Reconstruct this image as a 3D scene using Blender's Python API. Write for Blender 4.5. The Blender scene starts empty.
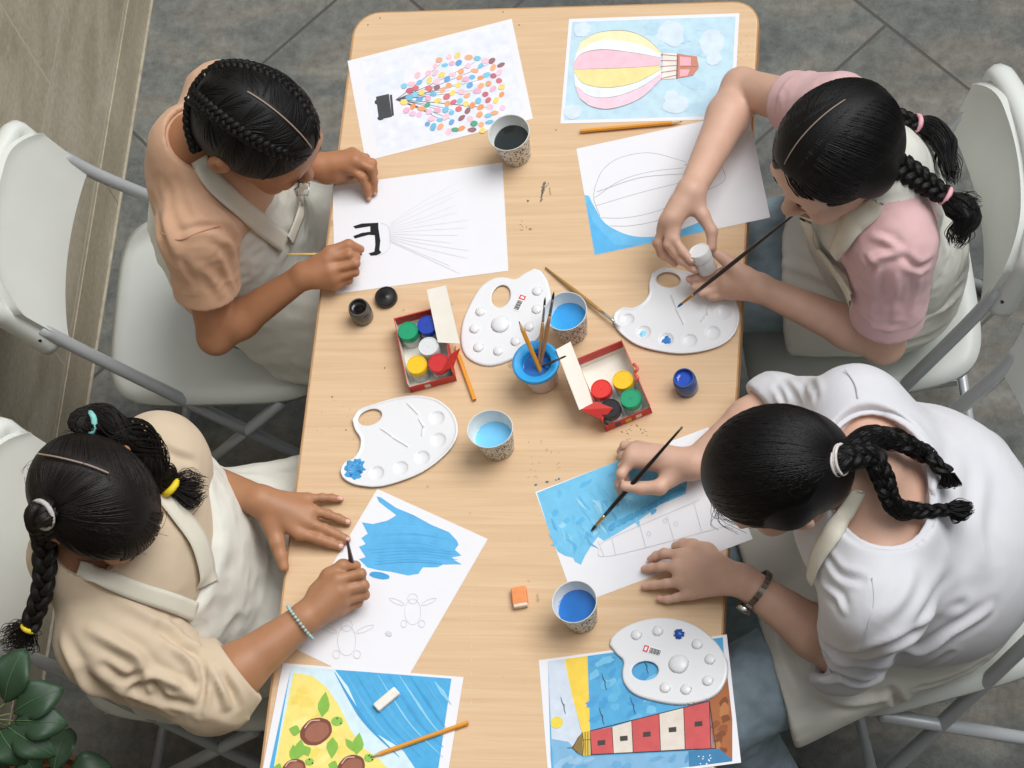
import bpy, math, random
import numpy as np
from mathutils import Vector, Matrix

# ------------------------------------------------------------------ camera, sky, sun, exposure
S = bpy.context.scene
COL = S.collection
FPX = 3000.0                                   # focal length in pixels of a 1024 x 768 frame
CAM_POS = np.array([1.3450, -1.8180, 5.0740])  # photographer leaning over a balcony
PITCH, ROLL, YAW = 0.490, -0.405, 0.448
def _rz(a):
    c, s = math.cos(a), math.sin(a); return np.array([[c, -s, 0], [s, c, 0], [0, 0, 1.0]])
def _rx(a):
    c, s = math.cos(a), math.sin(a); return np.array([[1.0, 0, 0], [0, c, -s], [0, s, c]])
CAM_R = _rz(YAW) @ _rx(PITCH) @ _rz(ROLL)
cam_data = bpy.data.cameras.new('camera')
cam_data.sensor_width = 36.0
cam_data.lens = FPX / 1024.0 * 36.0
cam_data.clip_start = 0.1
cam = bpy.data.objects.new('camera', cam_data)
M4 = Matrix.Identity(4)
for i in range(3):
    for j in range(3): M4[i][j] = float(CAM_R[i, j])
    M4[i][3] = float(CAM_POS[i])
cam.matrix_world = M4
COL.objects.link(cam)
S.camera = cam

def U(px, py, z=0.74):
    """point of the real place seen at photo pixel px,py, at height z above the floor"""
    d = CAM_R @ np.array([(px - 512) / FPX, (384 - py) / FPX, -1.0])
    return CAM_POS + d * ((z - CAM_POS[2]) / d[2])

w = bpy.data.worlds.new('overcast_courtyard_sky'); S.world = w
w.use_nodes = True
wn = w.node_tree.nodes; wl = w.node_tree.links
wn.clear()
tc = wn.new('ShaderNodeTexCoord')
dot = wn.new('ShaderNodeVectorMath'); dot.operation = 'DOT_PRODUCT'
dot.inputs[1].default_value = Vector((0.30, 0.22, 0.93)).normalized()
wr = wn.new('ShaderNodeValToRGB')
wr.color_ramp.elements[0].position = 0.0; wr.color_ramp.elements[0].color = (0.02, 0.019, 0.018, 1)
wr.color_ramp.elements[1].position = 0.95; wr.color_ramp.elements[1].color = (1.0, 1.02, 1.07, 1)
e = wr.color_ramp.elements.new(0.45); e.color = (0.10, 0.099, 0.095, 1)
bg = wn.new('ShaderNodeBackground'); bg.inputs[1].default_value = 0.72
wo = wn.new('ShaderNodeOutputWorld')
wl.new(tc.outputs['Generated'], dot.inputs[0])
wl.new(dot.outputs['Value'], wr.inputs[0]); wl.new(wr.outputs[0], bg.inputs[0]); wl.new(bg.outputs[0], wo.inputs[0])
sd = bpy.data.lights.new('soft_daylight', 'SUN'); sd.energy = 2.1; sd.angle = math.radians(38); sd.color = (1.0, 0.985, 0.96)
so = bpy.data.objects.new('soft_daylight', sd); COL.objects.link(so)
so.rotation_euler = Vector((-0.50, -0.28, -1.0)).to_track_quat('-Z', 'Y').to_euler()
so.location = (2, 1.5, 5)
S.view_settings.view_transform = 'Standard'
S.view_settings.look = 'None'
S.view_settings.gamma = 1.0
S.view_settings.use_curve_mapping = False
S.view_settings.exposure = 0.32

# ------------------------------------------------------------------ helpers: materials
def lin(c):
    if isinstance(c, str):
        c = tuple(int(c[i:i+2], 16) / 255 for i in (0, 2, 4))
    return tuple((x / 12.92 if x <= 0.04045 else ((x + 0.055) / 1.055) ** 2.4) for x in c) + (1.0,)
MATS = {}
def mat(name, color, rough=0.6, spec=0.4, noise=0.0, nscale=20.0, bump=0.0, bscale=200.0, metal=0.0,
        sss=0.0, sheen=0.0, trans=0.0, attr=None, coat=0.0, stretch=None, sssc=(1.0, 0.35, 0.2), alpha=1.0):
    """procedural principled material: base colour varied by noise, fine bump"""
    if name in MATS: return MATS[name]
    m = bpy.data.materials.new(name); m.use_nodes = True
    n, l = m.node_tree.nodes, m.node_tree.links
    p = n['Principled BSDF']
    base = lin(color)
    p.inputs['Base Color'].default_value = base
    p.inputs['Roughness'].default_value = rough
    p.inputs['Specular IOR Level'].default_value = spec
    p.inputs['Metallic'].default_value = metal
    p.inputs['Coat Weight'].default_value = coat
    p.inputs['Sheen Weight'].default_value = sheen
    p.inputs['Transmission Weight'].default_value = trans
    p.inputs['Alpha'].default_value = alpha
    if sss:
        p.inputs['Subsurface Weight'].default_value = sss
        p.inputs['Subsurface Radius'].default_value = sssc
        p.inputs['Subsurface Scale'].default_value = 0.006
    t = n.new('ShaderNodeTexCoord'); src = t.outputs['Object']
    if stretch:
        mp = n.new('ShaderNodeMapping'); mp.inputs['Scale'].default_value = stretch
        l.new(src, mp.inputs[0]); src = mp.outputs[0]
    col_out = None
    if attr:
        a = n.new('ShaderNodeAttribute'); a.attribute_name = attr; col_out = a.outputs['Color']
    if noise:
        ns = n.new('ShaderNodeTexNoise'); ns.inputs['Scale'].default_value = nscale; ns.inputs['Detail'].default_value = 5
        l.new(src, ns.inputs['Vector'])
        mr = n.new('ShaderNodeMapRange'); mr.inputs[1].default_value = 0.3; mr.inputs[2].default_value = 0.7
        mr.inputs[3].default_value = 1 - noise; mr.inputs[4].default_value = 1 + noise
        l.new(ns.outputs[0], mr.inputs[0])
        mx = n.new('ShaderNodeVectorMath'); mx.operation = 'SCALE'
        if col_out: l.new(col_out, mx.inputs[0])
        else: mx.inputs[0].default_value = base[:3]
        l.new(mr.outputs[0], mx.inputs['Scale']); col_out = mx.outputs[0]
    if col_out: l.new(col_out, p.inputs['Base Color'])
    if bump:
        nb = n.new('ShaderNodeTexNoise'); nb.inputs['Scale'].default_value = bscale; nb.inputs['Detail'].default_value = 4
        l.new(src, nb.inputs['Vector'])
        b = n.new('ShaderNodeBump'); b.inputs['Strength'].default_value = bump; b.inputs['Distance'].default_value = 0.002
        l.new(nb.outputs[0], b.inputs['Height']); l.new(b.outputs[0], p.inputs['Normal'])
    MATS[name] = m
    return m

# ------------------------------------------------------------------ helpers: objects
def tag(o, label=None, cat=None, group=None, kind=None):
    if label: o['label'] = label
    if cat: o['category'] = cat
    if group: o['group'] = group
    if kind: o['kind'] = kind
    return o
def empty(name, loc, rz=0.0):
    o = bpy.data.objects.new(name, None); COL.objects.link(o)
    o.location = tuple(float(x) for x in loc); o.rotation_euler = (0, 0, rz); o.empty_display_size = 0.05
    return o
def link(name, verts, faces, m, parent=None, smooth=True, local=False, mats=None, fmat=None, loc=None):
    """one mesh object. verts are world coordinates; under a parent they become the parent's local ones"""
    verts = np.asarray(verts, float)
    origin = None
    if parent is not None and not local:
        T = parent_matrix(parent)
        Ti = np.linalg.inv(T)
        verts = verts @ Ti[:3, :3].T + Ti[:3, 3]
    elif parent is None and not local:
        origin = np.array([ (verts[:, 0].min() + verts[:, 0].max()) / 2, (verts[:, 1].min() + verts[:, 1].max()) / 2, verts[:, 2].min()]) if loc is None else np.asarray(loc, float)
        verts = verts - origin
    me = bpy.data.meshes.new(name)
    if isinstance(faces, np.ndarray) and faces.ndim == 2:
        nf, k = faces.shape
        me.vertices.add(len(verts)); me.vertices.foreach_set('co', verts.astype(np.float32).ravel())
        me.loops.add(nf * k); me.loops.foreach_set('vertex_index', faces.astype(np.int32).ravel())
        me.polygons.add(nf)
        me.polygons.foreach_set('loop_start', np.arange(0, nf * k, k, dtype=np.int32))
        me.update(calc_edges=True); me.validate()
    else:
        me.from_pydata([tuple(v) for v in verts], [], [tuple(int(i) for i in f) for f in faces])
    for mm in (mats if mats else [m]): me.materials.append(mm)
    if fmat is not None:
        for p, i in zip(me.polygons, fmat): p.material_index = i
    me.polygons.foreach_set('use_smooth', [smooth] * len(me.polygons))
    me.update()
    o = bpy.data.objects.new(name, me); COL.objects.link(o)
    if parent is not None: o.parent = parent
    if origin is not None: o.location = tuple(float(v) for v in origin)
    return o
def parent_matrix(o):
    M = np.eye(4)
    while o is not None:
        L = np.array(Matrix.LocRotScale(o.location, o.rotation_euler, o.scale))
        M = L @ M; o = o.parent
    return M
def bevel(o, width, seg=2, angle=40):
    b = o.modifiers.new('bevel', 'BEVEL'); b.width = width; b.segments = seg; b.limit_method = 'ANGLE'
    b.angle_limit = math.radians(angle); b.harden_normals = False
    return o
def sharp(o, angle=35):
    me = o.data
    import bmesh
    bm = bmesh.new(); bm.from_mesh(me)
    for ed in bm.edges:
        if len(ed.link_faces) == 2 and ed.calc_face_angle(0) > math.radians(angle): ed.smooth = False
    bm.to_mesh(me); bm.free()
    return o

class MB:
    """collects simple shapes into one mesh"""
    def __init__(s): s.v = []; s.f = []; s.m = []; s.n = 0
    def add(s, v, f, mi=0):
        v = np.asarray(v, float)
        s.v.append(v); s.f += [tuple(int(i) + s.n for i in q) for q in f]; s.m += [mi] * len(f); s.n += len(v); return s
    def box(s, c, h, R=None, mi=0):
        c = np.asarray(c, float); R = np.eye(3) if R is None else R
        v = np.array([[x, y, z] for x in (-1, 1) for y in (-1, 1) for z in (-1, 1)], float) * h
        return s.add(v @ R.T + c, [(0, 1, 3, 2), (4, 6, 7, 5), (0, 4, 5, 1), (2, 3, 7, 6), (0, 2, 6, 4), (1, 5, 7, 3)], mi)
    def tube(s, pts, r, n=10, mi=0, flat=None, cap=True):
        v, f = tube_mesh(pts, r, n, flat, cap); return s.add(v, f, mi)
    def lathe(s, c, prof, n=28, axis=None, mi=0, squash=None):
        v, f = lathe_mesh(prof, n)
        if squash: v = v * np.array([squash[0], squash[1], 1])
        if axis is not None: v = v @ frame_z(axis).T
        return s.add(v + np.asarray(c, float), f, mi)
    def prism(s, poly, z0, z1, mi=0):
        n = len(poly); v = [(x, y, z0) for x, y in poly] + [(x, y, z1) for x, y in poly]
        f = [tuple(range(n - 1, -1, -1)), tuple(range(n, 2 * n))] + [(i, (i + 1) % n, n + (i + 1) % n, n + i) for i in range(n)]
        return s.add(v, f, mi)
    def build(s, name, m, parent=None, smooth=True, mats=None, loc=None, local=False):
        return link(name, np.concatenate(s.v), s.f, m, parent, smooth, local, mats, s.m if mats else None, loc)

def unit(a):
    a = np.asarray(a, float); return a / (np.linalg.norm(a) + 1e-12)
def frame_z(ax):
    z = unit(ax); t = np.array([0, 0, 1.0]) if abs(z[2]) < 0.9 else np.array([1.0, 0, 0])
    x = unit(np.cross(t, z)); y = np.cross(z, x)
    return np.stack([x, y, z], 1)
def smooth_path(pts, n=8):
    """Catmull-Rom through the points"""
    P = np.asarray(pts, float)
    if len(P) < 3: 
        t = np.linspace(0, 1, n + 1)[:, None]; return P[0] * (1 - t) + P[-1] * t
    Q = np.vstack([2 * P[0] - P[1], P, 2 * P[-1] - P[-2]])
    out = []
    for i in range(1, len(Q) - 2):
        for t in np.linspace(0, 1, n, endpoint=False):
            a, b, c, d = Q[i - 1], Q[i], Q[i + 1], Q[i + 2]
            out.append(0.5 * (2 * b + (c - a) * t + (2 * a - 5 * b + 4 * c - d) * t * t + (3 * b - a - 3 * c + d) * t ** 3))
    out.append(P[-1])
    return np.array(out)
def tube_mesh(pts, r, n=10, flat=None, cap=True):
    P = np.asarray(pts, float); k = len(P)
    r = np.broadcast_to(np.asarray(r, float), (k,)) if np.ndim(r) < 2 else r
    T = np.gradient(P, axis=0); T /= np.linalg.norm(T, axis=1)[:, None] + 1e-12
    if flat is not None:
        N0 = np.asarray(flat[0], float); N0 = N0 - T[0] * (N0 @ T[0])
    else:
        N0 = frame_z(T[0])[:, 0]
    N0 = unit(N0)
    v = []; a = np.linspace(0, 2 * np.pi, n, endpoint=False)
    for i in range(k):
        N0 = unit(N0 - T[i] * (N0 @ T[i])); B = np.cross(T[i], N0)
        sq = flat[1] if flat is not None else 1.0
        v.append(P[i] + r[i] * (np.cos(a)[:, None] * N0 * sq + np.sin(a)[:, None] * B))
    v = np.concatenate(v); f = []
    for i in range(k - 1):
        for j in range(n):
            f.append((i * n + j, i * n + (j + 1) % n, (i + 1) * n + (j + 1) % n, (i + 1) * n + j))
    if cap: f += [tuple(range(n - 1, -1, -1)), tuple(range((k - 1) * n, k * n))]
    return v, f
def lathe_mesh(prof, n=28):
    prof = np.asarray(prof, float); a = np.linspace(0, 2 * np.pi, n, endpoint=False)
    v = np.concatenate([np.stack([r * np.cos(a), r * np.sin(a), np.full(n, z)], 1) for r, z in prof])
    f = []
    for i in range(len(prof) - 1):
        for j in range(n):
            f.append((i * n + j, i * n + (j + 1) % n, (i + 1) * n + (j + 1) % n, (i + 1) * n + j))
    return v, f

# ------------------------------------------------------------------ helpers: implicit surfaces (for bodies, hair and cloth)
def vnoise(p, seed=0):
    """smooth value noise in -1..1"""
    p = np.asarray(p, float) + seed * 17.13
    i = np.floor(p).astype(np.int64); f = p - i; f = f * f * (3 - 2 * f)
    def h(a):
        n = (a[..., 0] * 374761393 + a[..., 1] * 668265263 + a[..., 2] * 2147483647 + seed * 974711) & 0x7fffffff
        n = ((n ^ (n >> 13)) * 1274126177) & 0x7fffffff
        n = (n ^ (n >> 16)) & 0xffff
        return n / 32767.5 - 1.0
    r = 0
    for dx in (0, 1):
        for dy in (0, 1):
            for dz in (0, 1):
                wgt = (f[..., 0] if dx else 1 - f[..., 0]) * (f[..., 1] if dy else 1 - f[..., 1]) * (f[..., 2] if dz else 1 - f[..., 2])
                r = r + wgt * h(i + np.array([dx, dy, dz]))
    return r
def Cone(a, b, ra, rb):
    a = np.asarray(a, float); b = np.asarray(b, float); ba = b - a; L = ba @ ba + 1e-12
    def f(p):
        q = p - a; t = np.clip(q @ ba / L, 0, 1)
        q = q - t[:, None] * ba
        return np.sqrt(np.einsum('ij,ij->i', q, q)) - (ra + (rb - ra) * t)
    return f
def FCone(a, b, ra, rb, nrm, sq):
    """cone squashed by factor sq along direction nrm"""
    a = np.asarray(a, float); b = np.asarray(b, float); n = unit(nrm)
    k = 1.0 / sq - 1
    ba = b - a; ba = ba + n * (ba @ n) * k; L = ba @ ba + 1e-12
    def f(p):
        q = p - a; q = q + (q @ n)[:, None] * n * k; t = np.clip(q @ ba / L, 0, 1)
        q = q - t[:, None] * ba
        return (np.sqrt(np.einsum('ij,ij->i', q, q)) - (ra + (rb - ra) * t)) * (sq if sq < 1 else 1)
    return f
def Ell(c, r, R=None):
    c = np.asarray(c, float); r = np.asarray(r, float)
    def f(p):
        q = p - c
        if R is not None: q = q @ R
        k0 = np.sqrt(((q / r) ** 2).sum(1)) + 1e-9; k1 = np.sqrt(((q / r ** 2) ** 2).sum(1)) + 1e-9
        return k0 * (k0 - 1) / k1
    return f
def RBox(c, h, R=None, rd=0.01):
    c = np.asarray(c, float); h = np.asarray(h, float) - rd
    def f(p):
        q = p - c
        if R is not None: q = q @ R
        q = np.abs(q) - h
        return np.sqrt((np.maximum(q, 0) ** 2).sum(1)) + np.minimum(q.max(1), 0) - rd
    return f
def Plane(pt, n):
    """negative on the side opposite to n"""
    pt = np.asarray(pt, float); n = unit(n)
    return lambda p: (p - pt) @ n
def smin(a, b, k):
    if k <= 0: return np.minimum(a, b)
    h = np.maximum(k - np.abs(a - b), 0) / k
    return np.minimum(a, b) - h * h * k * 0.25
def smax(a, b, k): return -smin(-a, -b, k)
class Field:
    """ordered list of operations: '+' union, '-' carve, '&' keep only inside, 'g' a nested field united"""
    def __init__(s): s.ops = []
    def add(s, f, k=0.02): s.ops.append(('+', f, k)); return s
    def sub(s, f, k=0.004): s.ops.append(('-', f, k)); return s
    def keep(s, f, k=0.004): s.ops.append(('&', f, k)); return s
    def offset(s, d): s.ops.append(('o', d, 0)); return s
    def __call__(s, p, mask=None):
        d = np.full(len(p), 9.0)
        for i, (o, f, k) in enumerate(s.ops):
            if o == 'o': d = d - f; continue
            if o == '+':
                if mask is not None and not mask[i]: continue
                d = smin(d, f(p), k)
            elif o == '-': d = smax(d, -f(p), k)
            else: d = smax(d, f(p), k)
        return d
    def mesh(s, lo, hi, h, B=14):
        """naive surface nets over the blocks near the surface"""
        lo = np.asarray(lo, float); hi = np.asarray(hi, float)
        nb = np.ceil((hi - lo) / (h * B)).astype(int)
        gi = np.stack(np.meshgrid(*[np.arange(n) for n in nb], indexing='ij'), -1).reshape(-1, 3)
        ctr = lo + (gi + 0.5) * B * h
        rad = 0.5 * B * h * math.sqrt(3)
        masks = np.zeros((len(s.ops), len(gi)), bool)
        d = np.full(len(gi), 9.0)
        for i, (o, f, k) in enumerate(s.ops):
            if o == 'o': d = d - f; continue
            v = f(ctr)
            if o == '+': masks[i] = v < rad * 1.5 + k + 0.03; d = smin(d, v, k)
            elif o == '-': d = smax(d, -v, k)
            else: d = smax(d, v, k)
        act = np.where(np.abs(d) < rad * 1.35 + 0.006)[0]
        n1 = B + 1
        off = np.stack(np.meshgrid(*[np.arange(n1)] * 3, indexing='ij'), -1).reshape(-1, 3)
        N = nb * B + 3
        keys = []; pos = []; E = ([], [], [])
        corners = [(i, j, k) for i in (0, 1) for j in (0, 1) for k in (0, 1)]
        edges = [(a, b) for a in range(8) for b in range(a + 1, 8) if sum(abs(corners[a][t] - corners[b][t]) for t in range(3)) == 1]
        for bi in act:
            g0 = gi[bi] * B
            P = lo + (g0 + off) * h
            V = s(P, masks[:, bi]).reshape(n1, n1, n1)
            sg = V < 0
            if sg.all() or not sg.any(): continue
            C = np.stack([V[c[0]:c[0] + B, c[1]:c[1] + B, c[2]:c[2] + B].ravel() for c in corners], 0)
            sc = C < 0
            cell = np.where(sc.any(0) & ~sc.all(0))[0]
            C = C[:, cell]; sc = sc[:, cell]
            acc = np.zeros((len(cell), 3)); cnt = np.zeros(len(cell))
            for a, b in edges:
                x = sc[a] != sc[b]
                t = np.where(x, C[a] / np.where(x, C[a] - C[b], 1), 0)
                ca = np.array(corners[a], float); cb = np.array(corners[b], float)
                acc += np.where(x[:, None], ca + t[:, None] * (cb - ca), 0); cnt += x
            ijk = np.stack(np.unravel_index(cell, (B, B, B)), 1)
            pos.append(lo + (g0 + ijk + acc / cnt[:, None]) * h)
            gg = g0 + ijk + 1
            keys.append((gg[:, 0] * N[1] + gg[:, 1]) * N[2] + gg[:, 2])
            for ax in range(3):
                sl = [slice(0, B)] * 3; s2 = list(sl); s2[ax] = slice(1, B + 1)
                a = sg[tuple(sl)]; b = sg[tuple(s2)]
                w_ = np.stack(np.where(a != b), 1)
                if len(w_): E[ax].append(np.concatenate([g0 + w_ + 1, a[tuple(w_.T)][:, None]], 1))
        keys = np.concatenate(keys); pos = np.concatenate(pos)
        od = np.argsort(keys); keys = keys[od]; pos = pos[od]
        faces = []
        for ax in range(3):
            if not E[ax]: continue
            e_ = np.concatenate(E[ax]); g = e_[:, :3]; inside = e_[:, 3].astype(bool)
            u, v = (ax + 1) % 3, (ax + 2) % 3
            idx = []
            ok = np.ones(len(g), bool)
            for du, dv in ((0, 0), (1, 0), (1, 1), (0, 1)):
                q = g.copy(); q[:, u] -= du; q[:, v] -= dv
                kk = (q[:, 0] * N[1] + q[:, 1]) * N[2] + q[:, 2]
                ii = np.clip(np.searchsorted(keys, kk), 0, len(keys) - 1)
                ok &= keys[ii] == kk; idx.append(ii)
            F = np.stack(idx, 1)
            F[~inside] = F[~inside][:, ::-1]
            faces.append(F[ok])
        return pos, np.concatenate(faces)
def vnormals(v, f):
    n = np.zeros_like(v)
    a = np.cross(v[f[:, 2]] - v[f[:, 0]], v[f[:, 3]] - v[f[:, 1]])
    for i in range(4): np.add.at(n, f[:, i], a)
    return n / (np.linalg.norm(n, axis=1)[:, None] + 1e-12)
def relax(v, f, it=2, lam=0.5):
    e = np.concatenate([f[:, [0, 1]], f[:, [1, 2]], f[:, [2, 3]], f[:, [3, 0]]])
    cnt = np.zeros(len(v)); np.add.at(cnt, e[:, 0], 1); np.add.at(cnt, e[:, 1], 1)
    for _ in range(it):
        acc = np.zeros_like(v); np.add.at(acc, e[:, 0], v[e[:, 1]]); np.add.at(acc, e[:, 1], v[e[:, 0]])
        v = v + lam * (acc / cnt[:, None] - v)
    return v

# ------------------------------------------------------------------ the setting: slate floor, stone wall
def node_mat(name):
    m = bpy.data.materials.new(name); m.use_nodes = True
    return m, m.node_tree.nodes, m.node_tree.links, m.node_tree.nodes['Principled BSDF']
def slate_mat():
    m, n, l, p = node_mat('slate_tile')
    t = n.new('ShaderNodeTexCoord')
    mp = n.new('ShaderNodeMapping'); mp.vector_type = 'TEXTURE'
    mp.inputs['Location'].default_value = (0.862, 1.408, 0); mp.inputs['Rotation'].default_value = (0, 0, math.radians(-43))
    l.new(t.outputs['Object'], mp.inputs[0])
    br = n.new('ShaderNodeTexBrick'); br.offset = 0.5; br.squash = 1
    br.inputs['Scale'].default_value = 1.0; br.inputs['Brick Width'].default_value = 0.6; br.inputs['Row Height'].default_value = 0.6
    br.inputs['Mortar Size'].default_value = 0.0035; br.inputs['Mortar Smooth'].default_value = 0.3
    br.inputs['Color1'].default_value = (0.0, 0, 0, 1); br.inputs['Color2'].default_value = (1, 1, 1, 1); br.inputs['Mortar'].default_value = (0.5, 0.5, 0.5, 1)
    l.new(mp.outputs[0], br.inputs['Vector'])
    big = n.new('ShaderNodeTexNoise'); big.inputs['Scale'].default_value = 3.2; big.inputs['Detail'].default_value = 6; big.inputs['Distortion'].default_value = 0.8
    mp2 = n.new('ShaderNodeMapping'); mp2.inputs['Scale'].default_value = (1.0, 2.2, 1); mp2.inputs['Rotation'].default_value = (0, 0, math.radians(-50))
    l.new(t.outputs['Object'], mp2.inputs[0]); l.new(mp2.outputs[0], big.inputs['Vector'])
    fine = n.new('ShaderNodeTexNoise'); fine.inputs['Scale'].default_value = 38; fine.inputs['Detail'].default_value = 8; fine.inputs['Roughness'].default_value = 0.7
    l.new(t.outputs['Object'], fine.inputs['Vector'])
    cr = n.new('ShaderNodeValToRGB'); E = cr.color_ramp
    E.elements[0].position = 0.34; E.elements[0].color = lin('545756')
    E.elements[1].position = 0.72; E.elements[1].color = lin('7c7b74')
    e = E.elements.new(0.5); e.color = lin('686a66')
    e = E.elements.new(0.60); e.color = lin('716e66')
    l.new(big.outputs[0], cr.inputs[0])
    r2 = n.new('ShaderNodeMapRange'); r2.inputs[1].default_value = 0.25; r2.inputs[2].default_value = 0.75; r2.inputs[3].default_value = 0.55; r2.inputs[4].default_value = 1.35
    l.new(fine.outputs[0], r2.inputs[0])
    r3 = n.new('ShaderNodeMapRange'); r3.inputs[3].default_value = 0.85; r3.inputs[4].default_value = 1.12
    l.new(br.outputs['Color'], r3.inputs[0])
    mu = n.new('ShaderNodeMath'); mu.operation = 'MULTIPLY'; l.new(r2.outputs[0], mu.inputs[0]); l.new(r3.outputs[0], mu.inputs[1])
    sc = n.new('ShaderNodeVectorMath'); sc.operation = 'SCALE'; l.new(cr.outputs[0], sc.inputs[0]); l.new(mu.outputs[0], sc.inputs['Scale'])
    mx = n.new('ShaderNodeMix'); mx.data_type = 'RGBA'; l.new(br.outputs['Fac'], mx.inputs['Factor'])
    l.new(sc.outputs[0], mx.inputs['A']); mx.inputs['B'].default_value = lin('4a4945')
    l.new(mx.outputs['Result'], p.inputs['Base Color'])
    p.inputs['Roughness'].default_value = 0.62; p.inputs['Specular IOR Level'].default_value = 0.35
    b = n.new('ShaderNodeBump'); b.inputs['Strength'].default_value = 0.5; b.inputs['Distance'].default_value = 0.006
    ad = n.new('ShaderNodeMath'); ad.operation = 'SUBTRACT'; l.new(fine.outputs[0], ad.inputs[0]); l.new(br.outputs['Fac'], ad.inputs[1])
    l.new(ad.outputs[0], b.inputs['Height']); l.new(b.outputs[0], p.inputs['Normal'])
    return m
def stone_mat(name, c1, c2, c3, joints=None):
    m, n, l, p = node_mat(name)
    t = n.new('ShaderNodeTexCoord')
    mp = n.new('ShaderNodeMapping'); mp.inputs['Scale'].default_value = (1, 0.7, 2.0)
    l.new(t.outputs['Object'], mp.inputs[0])
    big = n.new('ShaderNodeTexNoise'); big.inputs['Scale'].default_value = 3.0; big.inputs['Detail'].default_value = 7; big.inputs['Distortion'].default_value = 1.2
    l.new(mp.outputs[0], big.inputs['Vector'])
    cr = n.new('ShaderNodeValToRGB'); E = cr.color_ramp
    E.elements[0].position = 0.3; E.elements[0].color = lin(c1); E.elements[1].position = 0.75; E.elements[1].color = lin(c3)
    e = E.elements.new(0.52); e.color = lin(c2)
    l.new(big.outputs[0], cr.inputs[0])
    vor = n.new('ShaderNodeTexNoise'); vor.inputs['Scale'].default_value = 90; vor.inputs['Detail'].default_value = 4
    l.new(t.outputs['Object'], vor.inputs['Vector'])
    r2 = n.new('ShaderNodeMapRange'); r2.inputs[1].default_value = 0.3; r2.inputs[2].default_value = 0.7; r2.inputs[3].default_value = 0.88; r2.inputs[4].default_value = 1.1
    l.new(vor.outputs[0], r2.inputs[0])
    sc = n.new('ShaderNodeVectorMath'); sc.operation = 'SCALE'; l.new(cr.outputs[0], sc.inputs[0]); l.new(r2.outputs[0], sc.inputs['Scale'])
    out = sc.outputs[0]
    if joints:
        mp3 = n.new('ShaderNodeMapping'); mp3.inputs['Rotation'].default_value = (math.radians(-90), 0, math.radians(-90)); mp3.inputs['Location'].default_value = joints[2]
        sx = n.new('ShaderNodeSeparateXYZ'); cb = n.new('ShaderNodeCombineXYZ')
        l.new(t.outputs['Object'], sx.inputs[0]); l.new(sx.outputs['Y'], cb.inputs['X']); l.new(sx.outputs['Z'], cb.inputs['Y'])
        ad = n.new('ShaderNodeVectorMath'); ad.inputs[1].default_value = joints[2]; l.new(cb.outputs[0], ad.inputs[0])
        br = n.new('ShaderNodeTexBrick'); br.offset = 0.5
        br.inputs['Scale'].default_value = 1.0; br.inputs['Brick Width'].default_value = joints[0]; br.inputs['Row Height'].default_value = joints[1]
        br.inputs['Mortar Size'].default_value = 0.0025
        l.new(ad.outputs[0], br.inputs['Vector'])
        mx = n.new('ShaderNodeMix'); mx.data_type = 'RGBA'; l.new(br.outputs['Fac'], mx.inputs['Factor'])
        l.new(out, mx.inputs['A']); mx.inputs['B'].default_value = lin('c2b9a6'); out = mx.outputs['Result']
    l.new(out, p.inputs['Base Color'])
    p.inputs['Roughness'].default_value = 0.5; p.inputs['Specular IOR Level'].default_value = 0.35
    b = n.new('ShaderNodeBump'); b.inputs['Strength'].default_value = 0.25; b.inputs['Distance'].default_value = 0.003
    l.new(vor.outputs[0], b.inputs['Height']); l.new(b.outputs[0], p.inputs['Normal'])
    return m
WALLX = -0.682
fl = MB().box((0.9, 0.4, -0.04), (2.4, 3.0, 0.04)).build('floor', slate_mat(), smooth=False, loc=(0, 0, 0)); tag(fl, kind='structure')
wa = MB().box((WALLX - 0.06, 0.4, 1.25), (0.06, 3.0, 1.25)).build('wall_left', stone_mat('marble_cladding', 'a09681', 'b5ac98', 'c6beac', (0.9, 0.30, (0.3, 0.165, 0))), smooth=False, loc=(0, 0, 0)); tag(wa, kind='structure')
bb = MB()
y = -2.55
for L in (0.62, 0.55, 0.60, 0.58, 0.63, 0.60, 0.56, 0.6, 0.6, 0.6):
    bb.box((WALLX + 0.0012, y + L / 2, 0.062), (0.0012, L / 2 - 0.0012, 0.060)); y += L
bb.box((WALLX + 0.0008, 0.4, 0.061), (0.0007, 2.95, 0.059))
bs = bb.build('baseboard_left', stone_mat('skirting_stone', '9b917c', 'aba18c', 'bab19d'), smooth=False, loc=(0, 0, 0)); tag(bs, kind='structure'); bevel(bs, 0.0005)
cv = MB().box((WALLX + 0.0055, 0.4, 0.002), (0.0028, 2.95, 0.002)).build('trim_1', mat('pale_grout', 'a39c8b', 0.8, noise=0.15, nscale=60), smooth=False, loc=(0, 0, 0)); tag(cv, kind='structure')

wn_ = MB().box((0.9, -2.62, 2.1), (2.4, 0.06, 2.1)).build('added_sky_blocker', mat('sky_blocker_brown', '5d564c', .8, noise=.1, nscale=6), smooth=False, loc=(0, 0, 0)); tag(wn_, kind='structure')  # unseen slab added behind the camera to cut sky light and deepen shade

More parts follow.
